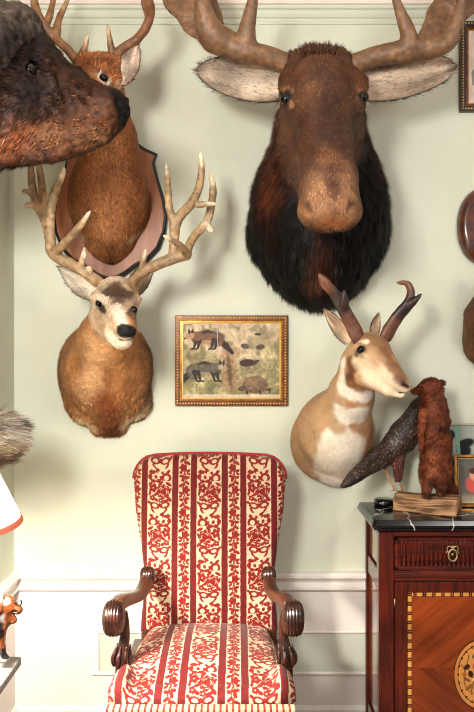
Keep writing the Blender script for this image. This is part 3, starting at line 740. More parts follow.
def elephant(U, V, asp):
    k = Cnv(U, V, asp); n2 = fbm(k.p, 9, 8)
    k.lay(1+0*U, (226, 212, 198)); k.lay(.5*ss(.35, .1, V+.05*n2), (200, 180, 170))
    k.e(.62, .5, .33, .22, (150, 138, 134), 0, .1); k.e(.3, .55, .17, .16, (160, 148, 144), 0, .1)
    k.l([(.2, .55), (.1, .42), (.09, .28), (.13, .24)], [.07, .045, .03, .02], (146, 134, 130)); k.e(.34, .56, .08, .13, (128, 116, 112), 0, .15)
    for x in (.4, .52, .76, .88): k.l([(x, .4), (x, .16)], .05, (140, 128, 124))
    k.lay((U < .012) | (V > .985), (180, 150, 110)); k.c *= (1+.12*n2+.08*noise(k.p, 45, 2))[..., None]; return np.clip(k.c, .001, 1)
Y0 = -.002; x0 = (457-237)/223; z0, z1 = EYE+(356-115)/223, EYE+(356-26)/223
framed('framed_engraving', 'dark beaded gilt frame with grey animal engraving at upper right', x0, x0+.5, z0, z1, Y0, .038, elephant, .0016,
       mats=(M_darkwood, M_browngilt, M_gold))

# small frames standing on the marble
def portrait(U, V, asp):
    k = Cnv(U, V, asp); k.lay(1+0*U, (96, 92, 86)); k.lay(ss(.25, .1, V), (150, 140, 120))
    k.e(asp/2, .42, .2*asp/.7, .2, (196, 84, 70), 0, .2); k.e(asp/2, .62, .11, .12, (214, 150, 120), 0, .2); k.e(asp/2, .72, .13, .07, (70, 44, 34), 0, .2)
    k.lay(ss(.08, .0, V), (190, 178, 150)); k.c *= (1+.1*fbm(k.p, 8, 1))[..., None]; return np.clip(k.c, .001, 1)
def floral(U, V, asp):
    k = Cnv(U, V, asp); k.lay(1+0*U, (150, 156, 146)); r2 = np.random.default_rng(3)
    for _ in range(26): k.e(r2.random()*asp, r2.random()*.9, .05+.06*r2.random(), .05+.07*r2.random(), (16, 15, 18), r2.random()*3, .2)
    for _ in range(12): k.e(r2.random()*asp, .1+r2.random()*.5, .03, .03, [(214, 150, 160), (226, 210, 200), (90, 140, 96)][int(r2.integers(3))], 0, .3)
    k.l([(.1, 1), (.12, .6)], .02, (120, 180, 150)); return np.clip(k.c, .001, 1)
s_ = sc(-.12)
framed('standing_photo_frame', 'small gold photo frame with reddish portrait standing on marble cabinet top', (457-237)/s_, (457-237)/s_+.17, ztop+.001, ztop+.001+.222, -.1, .018, portrait, .0015,
       mats=(M_gold, M_browngilt, M_goldl), beads=False, tilt=-.12, depth=.014)
s_ = sc(-.05)
framed('standing_floral_picture', 'silver edged picture with dark flowers propped against wall behind gold photo frame', (449-237)/s_, (449-237)/s_+.36, ztop+.001, ztop+.001+.352, -.038, .012, floral, .002,
       mats=(mat('silver_edge', (196, 192, 176), .35, metal=.4), M_brass, M_goldl), beads=False, tilt=-.06, depth=.012)
# ================================================================== MOUNTED HEADS
def eyes(parent, pts, r):
    for c, n in pts:
        m = 16; mb = MB(); mb.lathe([(0, -r)]+[(r*math.cos(a), r*math.sin(a)) for a in np.linspace(-1.3, 1.3, 9)]+[(0, r)], c, m, 2)
        mb.put('eye', M_eye, parent, True)
def antler_mesh(name, paths, parent, h=.003, base=(142, 108, 74), tipc=(214, 196, 160), m=None, extra=None, k=.012, tipw=.05, grad=None):
    s = SDF(h)
    for P, R in paths: s.path(P, R, k, n=max(6, 4*len(P)))
    if extra: extra(s)
    V, Fq = s.mesh(disp=lambda V: .0012*noise(V, 70, 3))
    tips = [A(*P[-1]) for P, R in paths if R[-1] < .007]
    col = paint(V, base, [(t, t, tipw*.8, tipw*.6, tipc, .8) for t in tips]+(grad or []), .22, 22)
    return put(name, V, [Fq], m or M_antler, parent, np.clip(col*np.exp(.35*fbm(V, 60, 17))[:, None], .001, 1))
def flowfn(*ctrl):
    """hair direction blended between control points (point, direction)"""
    P = np.array([c[0] for c in ctrl], float); Dv = np.array([np.array(c[1], float)/np.linalg.norm(c[1]) for c in ctrl])
    def f(X, N):
        d = np.linalg.norm(X[:, None]-P[None], axis=2)+.01; w = d**-4; w /= w.sum(1)[:, None]; return w@Dv
    return f
def shield(parent, px0, poly, Y, th, m_face, m_edge):
    P = np.array([((x-237)/sc(Y), EYE+(356-y)/sc(Y)) for x, y in poly])
    mb = MB(); mb.prism(P, Y-th, -.0015, .012); e = mb.put('plaque', m_edge, parent, True)
    cen = P.mean(0); Q = cen+(P-cen)*.945; mb = MB(); mb.prism(Q, Y-th-.003, Y-th+.002, .003); mb.put('plaque_face', m_face, e)

# ---------------- moose
t = thing('moose_mount', 'huge dark brown moose head with broad antlers, mounted high on the wall', 'mounted moose head', tuple(W(318, 225, -.002)))
s = SDF(.0065)
s.cone(W(318, 226, -.02), W(319, 205, -.16), .305, .26, .06).cone(W(319, 205, -.16), W(320, 130, -.38), .25, .165, .1)
s.cone(W(318, 262, -.03), W(318, 250, -.12), .19, .17, .08)
s.cone(W(321, 215, -.32), W(320, 262, -.16), .13, .14, .08)
s.cone(W(320, 150, -.40), W(322, 120, -.46), .15, .13, .08)                                   # throat
s.ell(W(320, 84, -.44), (.148, .13, .10), .05)                                                # skull
s.cone(W(300, 64, -.42), W(338, 62, -.42), .05, .05, .04)                                      # poll
s.cone(W(320, 95, -.50), W(326, 150, -.62), .112, .084, .05)
s.cone(W(326, 150, -.62), W(329, 190, -.69), .084, .082, .05)
s.cone(W(321, 178, -.70), W(318, 208, -.735), .064, .066, .05).cone(W(337, 178, -.70), W(341, 208, -.735), .064, .066, .05)   # square muzzle
s.cone(W(316, 214, -.72), W(343, 214, -.72), .046, .046, .04)
s.cone(W(328, 216, -.62), W(326, 190, -.56), .05, .08, .03)                                   # lower jaw
s.cone(W(288, 82, -.48), W(292, 104, -.53), .028, .024, .05); s.cone(W(361, 82, -.48), W(358, 104, -.53), .028, .024, .05)   # brow and cheek ridges
s.ell(W(282, 97, -.495), (.02, .022, .018), .015, True); s.ell(W(367, 97, -.495), (.02, .022, .018), .015, True)
s.cone(W(301, 197, -.80), W(307, 210, -.80), .014, .012, .012, True); s.cone(W(355, 195, -.80), W(352, 208, -.80), .014, .012, .012, True)   # nostrils
V, Fq = s.mesh(-.002, lambda V: .004*fbm(V, 12, 4))
col = paint(V, (17, 11, 8), [
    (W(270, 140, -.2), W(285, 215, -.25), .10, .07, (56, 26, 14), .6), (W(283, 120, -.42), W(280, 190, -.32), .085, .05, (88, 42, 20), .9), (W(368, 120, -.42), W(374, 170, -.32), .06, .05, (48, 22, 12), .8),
    (W(318, 240, -.5), W(320, 285, -.3), .055, .05, (96, 46, 22), .9), (W(285, 110, -.3), W(355, 110, -.3), .12, .05, (50, 26, 15), .8),
    (W(318, 60, -.45), W(326, 215, -.7), .2, .03, (92, 60, 42)), (W(300, 80, -.5), W(350, 80, -.5), .08, .04, (104, 62, 38)),
    (W(326, 110, -.6), W(328, 150, -.7), .05, .035, (58, 32, 22), .9), (W(304, 120, -.6), W(310, 160, -.7), .035, .03, (84, 42, 24), .7), (W(345, 115, -.55), W(352, 155, -.65), .03, .03, (70, 32, 20), .8),
    (W(310, 95, -.6), W(312, 110, -.6), .045, .03, (120, 78, 50), .6), ((322, 180), (322, 212), .065, .045, (168, 120, 84), .85), ((340, 180), (340, 212), .065, .045, (168, 120, 84), .85), ((332, 168), (334, 190), .022, .03, (64, 34, 24), .85), ((328, 152), (328, 158), .035, .03, (140, 92, 58), .5), ((333, 195), (333, 218), .010, .014, (110, 64, 42), .7),
    (W(300, 215, -.74), W(358, 215, -.74), .03, .02, (190, 132, 92), .7), (W(282, 97, -.5), W(282, 97, -.5), .03, .012, (60, 34, 22), .9), (W(367, 97, -.5), W(367, 97, -.5), .03, .012, (50, 26, 18), .9),
    ((279, 91), (290, 92), .006, .006, (176, 128, 90), .8), ((290, 101), (291, 106), .006, .005, (190, 140, 100), .8), ((361, 90), (371, 91), .006, .006, (150, 104, 70), .8), ((284, 97), (284, 97), .026, .008, (24, 14, 12), .9), ((366, 97), (366, 97), .026, .008, (24, 14, 12), .9), ((307, 206), (309, 211), .008, .007, (60, 34, 24), .6), ((351, 205), (349, 210), .008, .007, (60, 34, 24), .6), ((318, 168), (342, 168), .022, .022, (84, 50, 34), .7), ((328, 178), (334, 196), .018, .02, (74, 40, 28), .7), ((322, 226), (342, 226), .02, .014, (176, 108, 62), .8), (W(331, 208, -.86), W(331, 221, -.86), .009, .006, (30, 16, 12), .8), (W(304, 205, -.80), W(304, 205, -.80), .018, .01, (60, 34, 24), .8), (W(354, 203, -.80), W(354, 203, -.80), .018, .01, (60, 34, 24), .8)], .2, 16)  # pale lines above and below the eyes are painted highlights
face_c = W(324, 130, -.62)
def on_face(P): return ss(.33, .20, np.abs(P[:, 0]-face_c[0])*1.0+0*P[:, 0])*ss(-.40, -.47, P[:, 1])*ss(W(0, 232, -.7)[2]-.05, W(0, 225, -.7)[2], P[:, 2])
fl = flowfn((W(318, 80, -.5), (0, .3, 1)), (W(328, 190, -.8), (0, .4, 1)), (W(300, 150, -.4), (-.2, .8, -.8)), (W(340, 150, -.4), (.2, .8, -.8)), (W(318, 240, -.2), (0, .1, -1)), (W(250, 230, -.1), (-.3, .3, -1)), (W(385, 230, -.1), (.3, .3, -1)), (W(318, 290, -.1), (0, .2, -1)))
E1 = snap(V, 284.5, 97)+A(.002, .006, 0); E2 = snap(V, 366, 96)+A(-.002, .006, 0)
B = Body(.62); B.surf(V, Fq, col, bald=[(E1, .022), (E2, .022)], n=110000, length=lambda P: .008+.040*(1-on_face(P)), flow=fl, width=.0028, lift=.34, jit=.2, var=.5, clump=.35)
v, q, tt, c = fur(V, Fq, col, 1600, .035, lambda P, N: np.tile(A(0, 0, 1), (len(P), 1)), .002, .8, .5, lambda P: ss(.09, .04, np.linalg.norm(P-W(318, 60, -.46), axis=1))+1e-6); B.add(v, q, tt, c)
B.ear(W(287, 82, -.38), W(196, 70, -.36), .090, (-.1, -1, -.12), .4, (236, 210, 184), (66, 38, 24), (58, 34, 22), .006, .85, -.02, .5, hair=(.03, 2600))
B.ear(W(358, 82, -.38), W(457, 66, -.36), .090, (.1, -1, -.12), .4, (228, 198, 170), (66, 38, 24), (50, 28, 20), .006, .85, -.02, .5, hair=(.026, 2600))
B.put('body', M_fur, t)
eyes(t, [(E1, 0), (E2, 0)], .0215)
for s_ in (-1, 1):
    if s_ < 0:
        paths = [([W(296, 68, -.40), W(270, 57, -.42), W(246, 52, -.44), W(226, 43, -.44)], [.032, .030, .034, .040]),
                 ([W(246, 52, -.44), W(247, 30, -.47), W(252, 4, -.5), W(256, -16, -.52)], [.034, .024, .014, .004]),
                 ([W(226, 43, -.44), W(211, 34, -.46), W(203, 8, -.5), W(201, -26, -.53)], [.042, .042, .026, .006])]
        pl = [(W(216, 40, -.42), .05), (W(202, 20, -.39), .075), (W(190, -4, -.37), .10), (W(172, -22, -.35), .08)]; pts = [(162, -10), (150, -14), (140, -24), (134, -40)]
    else:
        paths = [([W(344, 68, -.40), W(374, 57, -.42), W(398, 52, -.44), W(424, 46, -.44)], [.032, .030, .032, .036]),
                 ([W(408, 54, -.44), W(409, 36, -.47), W(401, 14, -.5), W(392, -12, -.54)], [.03, .022, .014, .004]),
                 ([W(424, 50, -.44), W(448, 42, -.47), W(459, 16, -.5), W(463, -24, -.53)], [.034, .026, .018, .005])]
        pl = [(W(428, 40, -.42), .045), (W(444, 18, -.40), .065), (W(462, -6, -.38), .09), (W(486, -20, -.36), .075)]; pts = [(500, -22), (510, -32), (516, -44)]
    def palm(s, pl=pl, pts=pts):
        for (a, ra), (b, rb) in zip(pl[:-1], pl[1:]): s.cone(a, b, ra*1.02, rb*1.02, .03, False, ((0.15*s_, -1, .35), .17))
        for x, y in pts: s.cone(pl[-1][0]+(W(x, y, -.36)-pl[-1][0])*.3, W(x, y, -.38), .022, .006, .02)
    antler_mesh('antler', paths, t, .005, (112, 80, 54), (150, 118, 88), extra=palm, k=.02)

# ---------------- whitetail on shield
t = thing('white_tailed_deer_mount', 'brown deer shoulder mount with upright antlers on black-edged wooden shield', 'mounted deer head', tuple(W(110, 200, -.002)))
half = [(111, 120), (126, 128), (136, 142), (145, 149), (158, 155), (155, 163), (159, 180), (165, 200), (168, 218), (166, 234), (160, 250), (149, 262), (137, 268), (126, 276), (119, 280), (111, 282)]
shield(t, 111, half+[(222-x, y) for x, y in half[::-1][1:-1]], 0, .03, M_shield, M_black)
s = SDF(.0045)
s.cone(W(110, 206, -.035), W(109, 195, -.10), .178, .16, .05).cone(W(109, 195, -.10), W(109, 140, -.22), .155, .108, .06)
s.cone(W(110, 235, -.04), W(110, 228, -.09), .115, .10, .05).cone(W(110, 250, -.05), W(110, 246, -.08), .05, .045, .04)
s.cone(W(109, 140, -.22), W(103, 95, -.34), .105, .085, .05)
s.ell(W(98, 80, -.39), (.090, .09, .082), .03).cone(W(84, 62, -.38), W(112, 62, -.38), .035, .035, .03)
s.cone(W(96, 86, -.42), W(89, 114, -.56), .064, .038, .03).ell(W(88, 118, -.57), (.034, .035, .03), .015)
s.cone(W(103, 69, -.455), W(110, 72, -.44), .014, .012, .015)
s.ell(W(105, 77, -.462), (.018, .014, .012), .012, True)
V, Fq = s.mesh(-.003, lambda V: .0028*fbm(V, 24, 4))
col = paint(V, (158, 98, 56), [(W(110, 150, -.3), W(110, 230, -.2), .07, .06, (184, 124, 78), .8), (W(108, 170, -.32), W(108, 180, -.3), .03, .04, (140, 84, 48), .8), (W(150, 180, -.05), W(150, 235, -.05), .06, .05, (126, 70, 38), .8),  # darker chest sides put the shading of the form into the coat
    (W(70, 170, -.05), W(70, 225, -.05), .05, .04, (132, 76, 44), .7), (W(110, 246, -.12), W(110, 262, -.06), .02, .02, (56, 30, 20), .9), (W(82, 240, -.1), W(78, 232, -.05), .015, .012, (214, 180, 140), .7), (W(134, 240, -.1), W(140, 232, -.05), .015, .012, (220, 186, 150), .8),
    ((86, 62), (110, 62), .03, .03, (118, 64, 34), .9), ((105, 78), (105, 78), .026, .010, (244, 230, 210), .95), ((100, 90), (106, 92), .02, .02, (214, 180, 146), .6), ((100, 70), (112, 71), .008, .008, (110, 60, 34), .9), (W(88, 118, -.6), W(88, 118, -.6), .03, .01, (34, 24, 22)), ((118, 92), (122, 84), .014, .014, (226, 200, 170), .7)], .16)
fl = flowfn((W(105, 75, -.45), (.1, .6, .6)), (W(110, 130, -.3), (0, .3, -1)), (W(110, 220, -.1), (0, .1, -1)))
E1 = snap(V, 105, 77)+A(0, .003, 0)
B = Body(.8); B.surf(V, Fq, col, bald=[(E1, .018)], n=34000, length=.015, flow=fl, width=.0028, lift=.24, jit=.17, var=.42)
B.ear(W(119, 82, -.41), W(138.5, 43, -.38), .050, (-.15, -1, -.05), .5, (216, 190, 168), (120, 72, 42), (96, 56, 36), .004, .8, hair=(.014, 1800))
B.ear(W(88, 72, -.34), W(72, 58, -.27), .04, (-.4, -1, 0), .55, (216, 190, 168), (120, 72, 42), (96, 56, 36), .004, .8, hair=(.014, 900))
B.put('body', M_fur, t)
eyes(t, [(E1, 0), (W(78, 80, -.44), 0)], .0175)
Yb = -.38
antler_mesh('antler', [([W(80, 64, Yb), W(67, 49, Yb), W(52.5, 35.5, Yb), W(41, 21, Yb-.02), W(35, 6, Yb-.05), W(34, -12, Yb-.1)], [.017, .014, .0145, .013, .012, .006]),
    ([W(46.5, 24, Yb), W(50, 14, Yb), W(54, -2, Yb+.02), W(60, -20, Yb+.02)], [.010, .009, .007, .003]), ([W(57, 34, Yb), W(57.5, 25, Yb), W(62, 12, Yb+.02), W(70, -4, Yb+.03)], [.011, .010, .008, .003]),
    ([W(80, 59, Yb), W(84, 50, Yb-.02), W(87.3, 36, Yb-.04)], [.011, .009, .0025])], t, .003, (128, 88, 56), (196, 166, 126))
antler_mesh('antler', [([W(113, 60, Yb), W(122, 49, Yb), W(135, 41, Yb), W(145.5, 28, Yb-.03), W(150.5, 13, Yb-.06), W(148.5, -2, Yb-.1), W(142, -16, Yb-.13)], [.017, .014, .0135, .014, .013, .011, .005]),
    ([W(149, 18, Yb-.04), W(144, 4, Yb), W(142, -12, Yb+.02)], [.010, .008, .003]), ([W(113, 58, Yb), W(110.5, 44, Yb-.02), W(107.5, 24, Yb-.05)], [.011, .0085, .0025])], t, .003, (122, 80, 50), (190, 158, 118))

# ---------------- mule deer
t = thing('mule_deer_mount', 'pale-faced deer head with many-tined antlers mounted low beside the framed print', 'mounted deer head', tuple(W(107, 380, -.002)))
s = SDF(.0045)
s.cone(W(106.5, 372, -.02), W(106.5, 370, -.08), .208, .175, .05).cone(W(106.5, 366, -.1), W(108, 340, -.25), .17, .112, .07)
s.cone(W(106.5, 388, -.02), W(106.5, 386, -.07), .180, .145, .05).ell(W(106.5, 358, -.03), (.185, .10, .165), .05)
s.cone(W(86, 404, -.02), W(88, 402, -.05), .085, .07, .03).cone(W(134, 402, -.02), W(132, 400, -.05), .08, .07, .03)
s.cone(W(108, 412, -.04), W(108, 418, -.02), .085, .07, .03).cone(W(99, 426, -.012), W(118, 426, -.012), .042, .042, .02)
s.cone(W(108, 338, -.27), W(112, 318, -.37), .110, .090, .05)
s.ell(W(117, 298, -.40), (.086, .10, .084), .04)
s.cone(W(118, 305, -.45), W(125, 328, -.60), .066, .042, .03).ell(W(127, 332, -.61), (.035, .032, .027), .012)
s.cone(W(110, 318, -.43), W(122, 340, -.54), .062, .036, .04).cone(W(116, 335, -.52), W(125, 342, -.58), .036, .022, .02)
s.cone(W(94, 297, -.45), W(102, 296, -.475), .018, .016, .02).cone(W(131, 298, -.475), W(138, 300, -.45), .018, .014, .02)
s.ell(W(98, 305, -.485), (.018, .015, .012), .012, True); s.ell(W(135.5, 308.5, -.48), (.014, .015, .013), .012, True)
s.ell(W(123, 331, -.648), (.007, .007, .006), .004, True).ell(W(131, 331.5, -.643), (.007, .007, .006), .004, True)
s.cone(W(118, 340.5, -.615), W(133, 340.5, -.60), .0035, .0035, .004, True)
V, Fq = s.mesh(-.002, lambda V: .0026*fbm(V, 26, 4)*ss(-.5, -.3, V[:, 1])+.004*ss(.2, .9, fbm(V, 9, 8))*(V[:, 2] < W(0, 400, 0)[2]))
col = paint(V, (172, 118, 72), [(W(66, 360, -.05), W(66, 410, -.05), .055, .05, (128, 84, 50), .8), (W(148, 350, -.05), W(150, 400, -.05), .05, .05, (120, 76, 44), .8), ((92, 345), (86, 395), .045, .04, (214, 168, 122), .8), ((104, 352), (106, 362), .03, .03, (206, 156, 108), .6), ((126, 350), (130, 392), .03, .03, (142, 88, 50), .6), ((106, 372), (110, 388), .012, .012, (122, 72, 40), .6),  # light and dark chest areas paint in the shading of muscles and creases
    (W(106, 398, -.2), W(111, 437, -.05), .055, .035, (124, 66, 32), .95), (W(110, 437, -.05), W(110, 437, -.05), .05, .03, (92, 46, 24), .8), (W(80, 422, -.06), W(92, 430, -.06), .022, .02, (222, 180, 130), .9), (W(140, 416, -.06), W(132, 428, -.06), .022, .02, (230, 196, 150), .9),
    (W(108, 300, -.45), W(120, 342, -.52), .108, .03, (216, 190, 160)), ((94, 318), (100, 326), .03, .03, (172, 136, 104), .8), ((112, 344), (128, 346), .03, .02, (240, 228, 208), .9), ((104, 338), (112, 342), .022, .02, (236, 222, 200), .8),
    ((106, 290), (128, 292), .026, .016, (70, 48, 34), .95), ((118, 284), (118, 298), .026, .02, (74, 50, 34), .9), ((100, 286), (134, 286), .02, .016, (96, 68, 46), .8), ((93, 290), (91, 300), .014, .014, (196, 170, 140), .8),
    ((114, 308), (122, 322), .020, .018, (238, 222, 200), .95), ((98, 305), (103, 312), .013, .007, (44, 28, 22), .95), ((135.5, 308.5), (133, 315), .012, .006, (44, 28, 22), .95), ((98, 299), (104, 301), .007, .006, (236, 220, 196), .8),
    ((121, 329), (133, 329), .015, .006, (14, 12, 13)), (W(123, 331, -.648), W(131.5, 331, -.645), .023, .006, (14, 12, 13)), ((118, 341), (133, 340.5), .004, .003, (40, 28, 26), .9), ((119, 345), (131, 345), .010, .006, (246, 238, 224), .9), (W(80, 418, -.06), W(92, 424, -.06), .028, .02, (222, 186, 140), .8), (W(128, 424, -.06), W(144, 412, -.06), .028, .02, (226, 190, 146), .8), ((136, 314), (135, 322), .010, .010, (150, 112, 82), .7)], .2)
fl = flowfn((W(116, 300, -.5), (-.1, .6, .8)), (W(107, 350, -.25), (0, .4, -1)), (W(107, 400, -.1), (0, .1, -1)), (W(107, 432, -.05), (0, -.1, -1)))
far_nose = lambda P: ss(.03, .045, np.linalg.norm(P-W(127, 332, -.65), axis=1))
E1 = snap(V, 98, 304.5)+A(0, .003, 0); E2 = snap(V, 135.5, 309)+A(0, .003, 0)
B = Body(.8); B.surf(V, Fq, col, bald=[(E1, .0145), (E2, .0145)], n=36000, length=lambda P: .008+.012*ss(-.3, -.1, P[:, 1]), flow=fl, width=.0026, lift=.24, jit=.17, var=.42, mask=far_nose)
B.ear(W(97, 292, -.39), W(57, 266, -.31), .058, (-.1, -1, -.25), .5, (228, 212, 192), (120, 88, 62), (84, 64, 50), .004, .8, hair=(.016, 2000))
B.ear(W(131, 292, -.37), W(155, 262, -.27), .044, (.75, -.75, .1), .5, (190, 160, 130), (140, 100, 66), (84, 64, 50), .004, .8, hair=(.012, 1500))
B.put('body', M_fur, t)
eyes(t, [(E1, 0), (E2, 0)], .0145)
bone = (148, 120, 86)
Z = -.42
antler_mesh('antler', [([W(100, 283, -.41), W(90, 276, Z), W(73, 265, Z), W(57, 257, Z), W(51, 249, Z)], [.019, .016, .0175, .018, .017]),
    ([W(54, 254, Z), W(67, 241, Z-.08), W(80, 226, Z-.12), W(90.5, 211, Z-.14)], [.015, .0125, .0095, .003]),
    ([W(51, 250, Z), W(50.5, 232, Z), W(51, 210, Z), W(55, 192, Z), W(61, 178, Z+.02), W(64, 168, Z+.02)], [.017, .014, .0135, .013, .009, .003]),
    ([W(51, 249, Z), W(45, 222, Z+.08), W(37, 206, Z+.13), W(33, 190, Z+.16), W(31, 172, Z+.18), W(30, 150, Z+.2)], [.015, .0135, .014, .013, .011, .004]),
    ([W(47, 222, Z+.1), W(43, 195, Z+.14), W(40, 172, Z+.16), W(37, 152, Z+.17)], [.012, .0125, .011, .004]), ([W(36, 206, Z+.13), W(29, 205, Z+.13), W(24.5, 206, Z+.13)], [.007, .004, .0015]),
    ([W(33, 196, Z+.15), W(27, 191, Z+.15), W(22.5, 192, Z+.15)], [.006, .004, .0015]), ([W(81, 266, Z), W(83, 258, Z-.02), W(84.5, 248, Z-.03)], [.008, .006, .002]), ([W(89, 275, Z), W(90, 270, Z-.03), W(88, 268, Z-.04)], [.007, .005, .003])],
    t, .003, bone, (226, 208, 176), grad=[(W(100, 280, Z), W(80, 268, Z), .04, .02, (132, 98, 62), .6), (W(40, 200, Z+.15), W(35, 160, Z+.18), .08, .03, (156, 118, 82), .7)])
antler_mesh('antler', [([W(131, 284, -.41), W(143, 272, Z), W(159, 264, Z), W(177, 257, Z), W(187, 255, Z)], [.019, .016, .0175, .018, .015]),
    ([W(188, 256, Z), W(182, 247, Z-.07), W(173, 241, Z-.12), W(163.5, 235.5, Z-.16)], [.012, .0095, .007, .002]),
    ([W(173, 256, Z), W(174, 240, Z), W(174.5, 226, Z), W(169, 207, Z-.01), W(168, 188, Z), W(166, 161, Z+.02)], [.014, .0145, .0145, .0115, .010, .0025]),
    ([W(174, 228, Z), W(181, 215, Z), W(191, 204, Z+.02), W(199, 187, Z+.03), W(201.5, 168, Z+.03), W(200.5, 151, Z+.02)], [.014, .014, .0145, .012, .0095, .0025]),
    ([W(186, 254, Z), W(193, 238, Z+.05), W(207, 221, Z+.09), W(212, 200, Z+.1), W(213, 186, Z+.1), W(210, 173, Z+.1)], [.015, .0135, .0145, .012, .009, .002]),
    ([W(198, 205, Z+.02), W(207, 204, Z+.02), W(216, 204, Z+.02)], [.009, .005, .0015]), ([W(206, 224, Z+.09), W(209, 229, Z+.09), W(211.5, 231, Z+.09)], [.010, .006, .003]),
    ([W(142, 271, Z), W(143.5, 260, Z-.02), W(146, 249, Z-.03)], [.008, .006, .002])],
    t, .003, bone, (226, 208, 176), grad=[(W(133, 282, Z), W(150, 268, Z), .04, .02, (132, 98, 62), .6)])

# ---------------- pronghorn
t = thing('pronghorn_mount', 'tan and white pronghorn shoulder mount with black hooked horns, head turned right', 'mounted pronghorn head', tuple(W(333, 432, -.002)))
s = SDF(.004)
s.cone(W(334, 433, -.02), W(334, 430, -.09), .178, .155, .04).cone(W(337, 425, -.1), W(351, 396, -.24), .140, .088, .06)
s.cone(W(326, 446, -.02), W(330, 445, -.07), .15, .12, .05)
s.cone(W(344, 450, -.06), W(337, 472, -.03), .105, .06, .04)
s.cone(W(351, 396, -.24), W(357, 364, -.33), .080, .068, .05)
s.ell(W(368, 352, -.35), (.078, .088, .078), .03)
s.cone(W(376, 356, -.38), W(399, 381, -.46), .062, .033, .03).cone(W(360, 372, -.36), W(388, 388, -.42), .05, .028, .04)
s.ell(W(403.5, 386, -.468), (.032, .028, .027), .012).cone(W(388, 390, -.43), W(401, 394.5, -.455), .024, .015, .014)
s.ell(W(359, 349, -.428), (.021, .015, .012), .012, True); s.cone(W(404.5, 386.5, -.495), W(407, 389, -.493), .005, .005, .005, True)
s.cone(W(397, 393.5, -.482), W(411, 393, -.46), .003, .003, .004, True)
V, Fq = s.mesh(-.002, lambda V: .0012*fbm(V, 18, 4))
tan = (188, 150, 112); wh = (240, 230, 214)
col = paint(V, tan, [(W(296, 400, -.05), W(300, 465, -.05), .06, .05, (176, 134, 92), .7), ((342, 445), (338, 482), .085, .015, wh), ((326, 450), (322, 474), .045, .015, (238, 224, 202), .9), ((356, 445), (350, 470), .06, .02, (238, 224, 204), .9), ((374, 425), (368, 458), .034, .016, (170, 122, 80), .9),
    ((329, 418), (336, 426), .038, .014, tan, .95), ((345, 415), (360, 418), .056, .014, wh), ((356, 428), (366, 434), .02, .012, (180, 132, 90), .9), ((334, 398), (350, 407), .020, .010, tan, .95), ((350, 407), (372, 402), .020, .009, (178, 128, 88), .95), ((342, 388), (368, 397), .038, .012, wh), ((340, 366), (342, 388), .024, .012, (244, 232, 214)),
    ((351, 360), (349, 384), .027, .012, (98, 58, 34), .97), ((352, 386), (360, 391), .020, .011, (150, 100, 62), .9), ((372, 374), (392, 390), .052, .018, (234, 212, 182)), ((360, 360), (372, 366), .036, .018, (226, 196, 160), .9), ((366, 338), (382, 342), .045, .02, (142, 104, 72), .9), ((386, 350), (404, 376), .026, .012, (132, 88, 58), .9), ((398, 378), (404, 382), .02, .012, (104, 68, 48), .8),
    ((372, 350), (378, 360), .02, .016, (190, 148, 110), .7), ((358, 349), (361, 349), .021, .007, (56, 34, 26), .9), ((354, 341), (364, 341), .009, .008, (236, 214, 184), .9), ((404, 386), (409, 387), .013, .006, (30, 20, 20)), ((397, 394), (410, 393.5), .004, .003, (50, 30, 26), .9), ((392, 397), (402, 397.5), .006, .005, (240, 226, 206), .8)], .09)
fl = flowfn((W(385, 362, -.45), (-.8, .4, .5)), (W(350, 390, -.3), (-.2, .5, -1)), (W(335, 440, -.1), (0, .2, -1)))
E1 = snap(V, 359.3, 348.8)+A(0, .003, 0)
B = Body(.84); B.surf(V, Fq, col, bald=[(E1, .018)], n=40000, length=lambda P: .006+.010*ss(-.35, -.15, P[:, 1]), flow=fl, width=.0018, lift=.18, jit=.15, var=.17, mask=lambda P: ss(.025, .04, np.linalg.norm(P-W(407, 387, -.49), axis=1)))
B.ear(W(349, 342, -.36), W(323, 308, -.33), .034, (-.75, -.7, .0), .6, (206, 176, 146), (150, 110, 78), (60, 40, 30), .004, .8, hair=(.010, 900))
B.ear(W(374, 336, -.32), W(379, 313, -.30), .028, (.6, -.8, .0), .6, (190, 160, 130), (176, 140, 104), (70, 50, 40), .004, .8, hair=(.010, 700))
B.put('body', M_fur, t)
eyes(t, [(E1, 0), (W(384, 346, -.33), 0)], .0165)
dk = (50, 32, 27)
fy = ((.55, -.8, 0), .62)
def horn(P, R, P2, R2):
    s = SDF(.0025); Pp, Rr = smooth_path(P, 26, R)
    for i in range(25): s.cone(Pp[i], Pp[i+1], Rr[i], Rr[i+1], .008, False, fy if i < 15 else None)
    s.path(P2, R2, .01, n=8)
    V, Fq = s.mesh(disp=lambda V: .0016*noise(V*A(1, 1, .35), 90, 3))
    col = paint(V, dk, [(P[0], P[1], .05, .03, (116, 68, 44), .7), (P[-1], P[-2], .04, .03, (138, 88, 60), .6), (P2[-1], P2[-1], .02, .02, (40, 26, 22), .7)], .3, 30)
    put('horn', V, [Fq], M_antler, t, col)
Y0 = -.38
horn([W(358, 338, Y0), W(353, 327, Y0), W(347, 316, Y0-.01), W(341, 304, Y0-.02), W(333, 292, Y0-.03), W(325, 283, Y0-.05), W(320, 275, Y0-.06)], [.031, .029, .027, .026, .018, .0165, .007], [W(344, 306, Y0-.03), W(344, 299, Y0-.05), W(344, 290.5, Y0-.06)], [.018, .011, .003])
horn([W(386, 336, Y0+.05), W(391, 327, Y0+.05), W(399, 315, Y0+.04), W(408, 304, Y0+.03), W(411, 292, Y0+.03), W(407, 283.5, Y0+.03), W(397, 282.5, Y0+.02)], [.028, .027, .025, .022, .013, .0095, .003], [W(408, 305, Y0+.03), W(414, 301, Y0+.01), W(421.5, 294, Y0)], [.018, .011, .002])

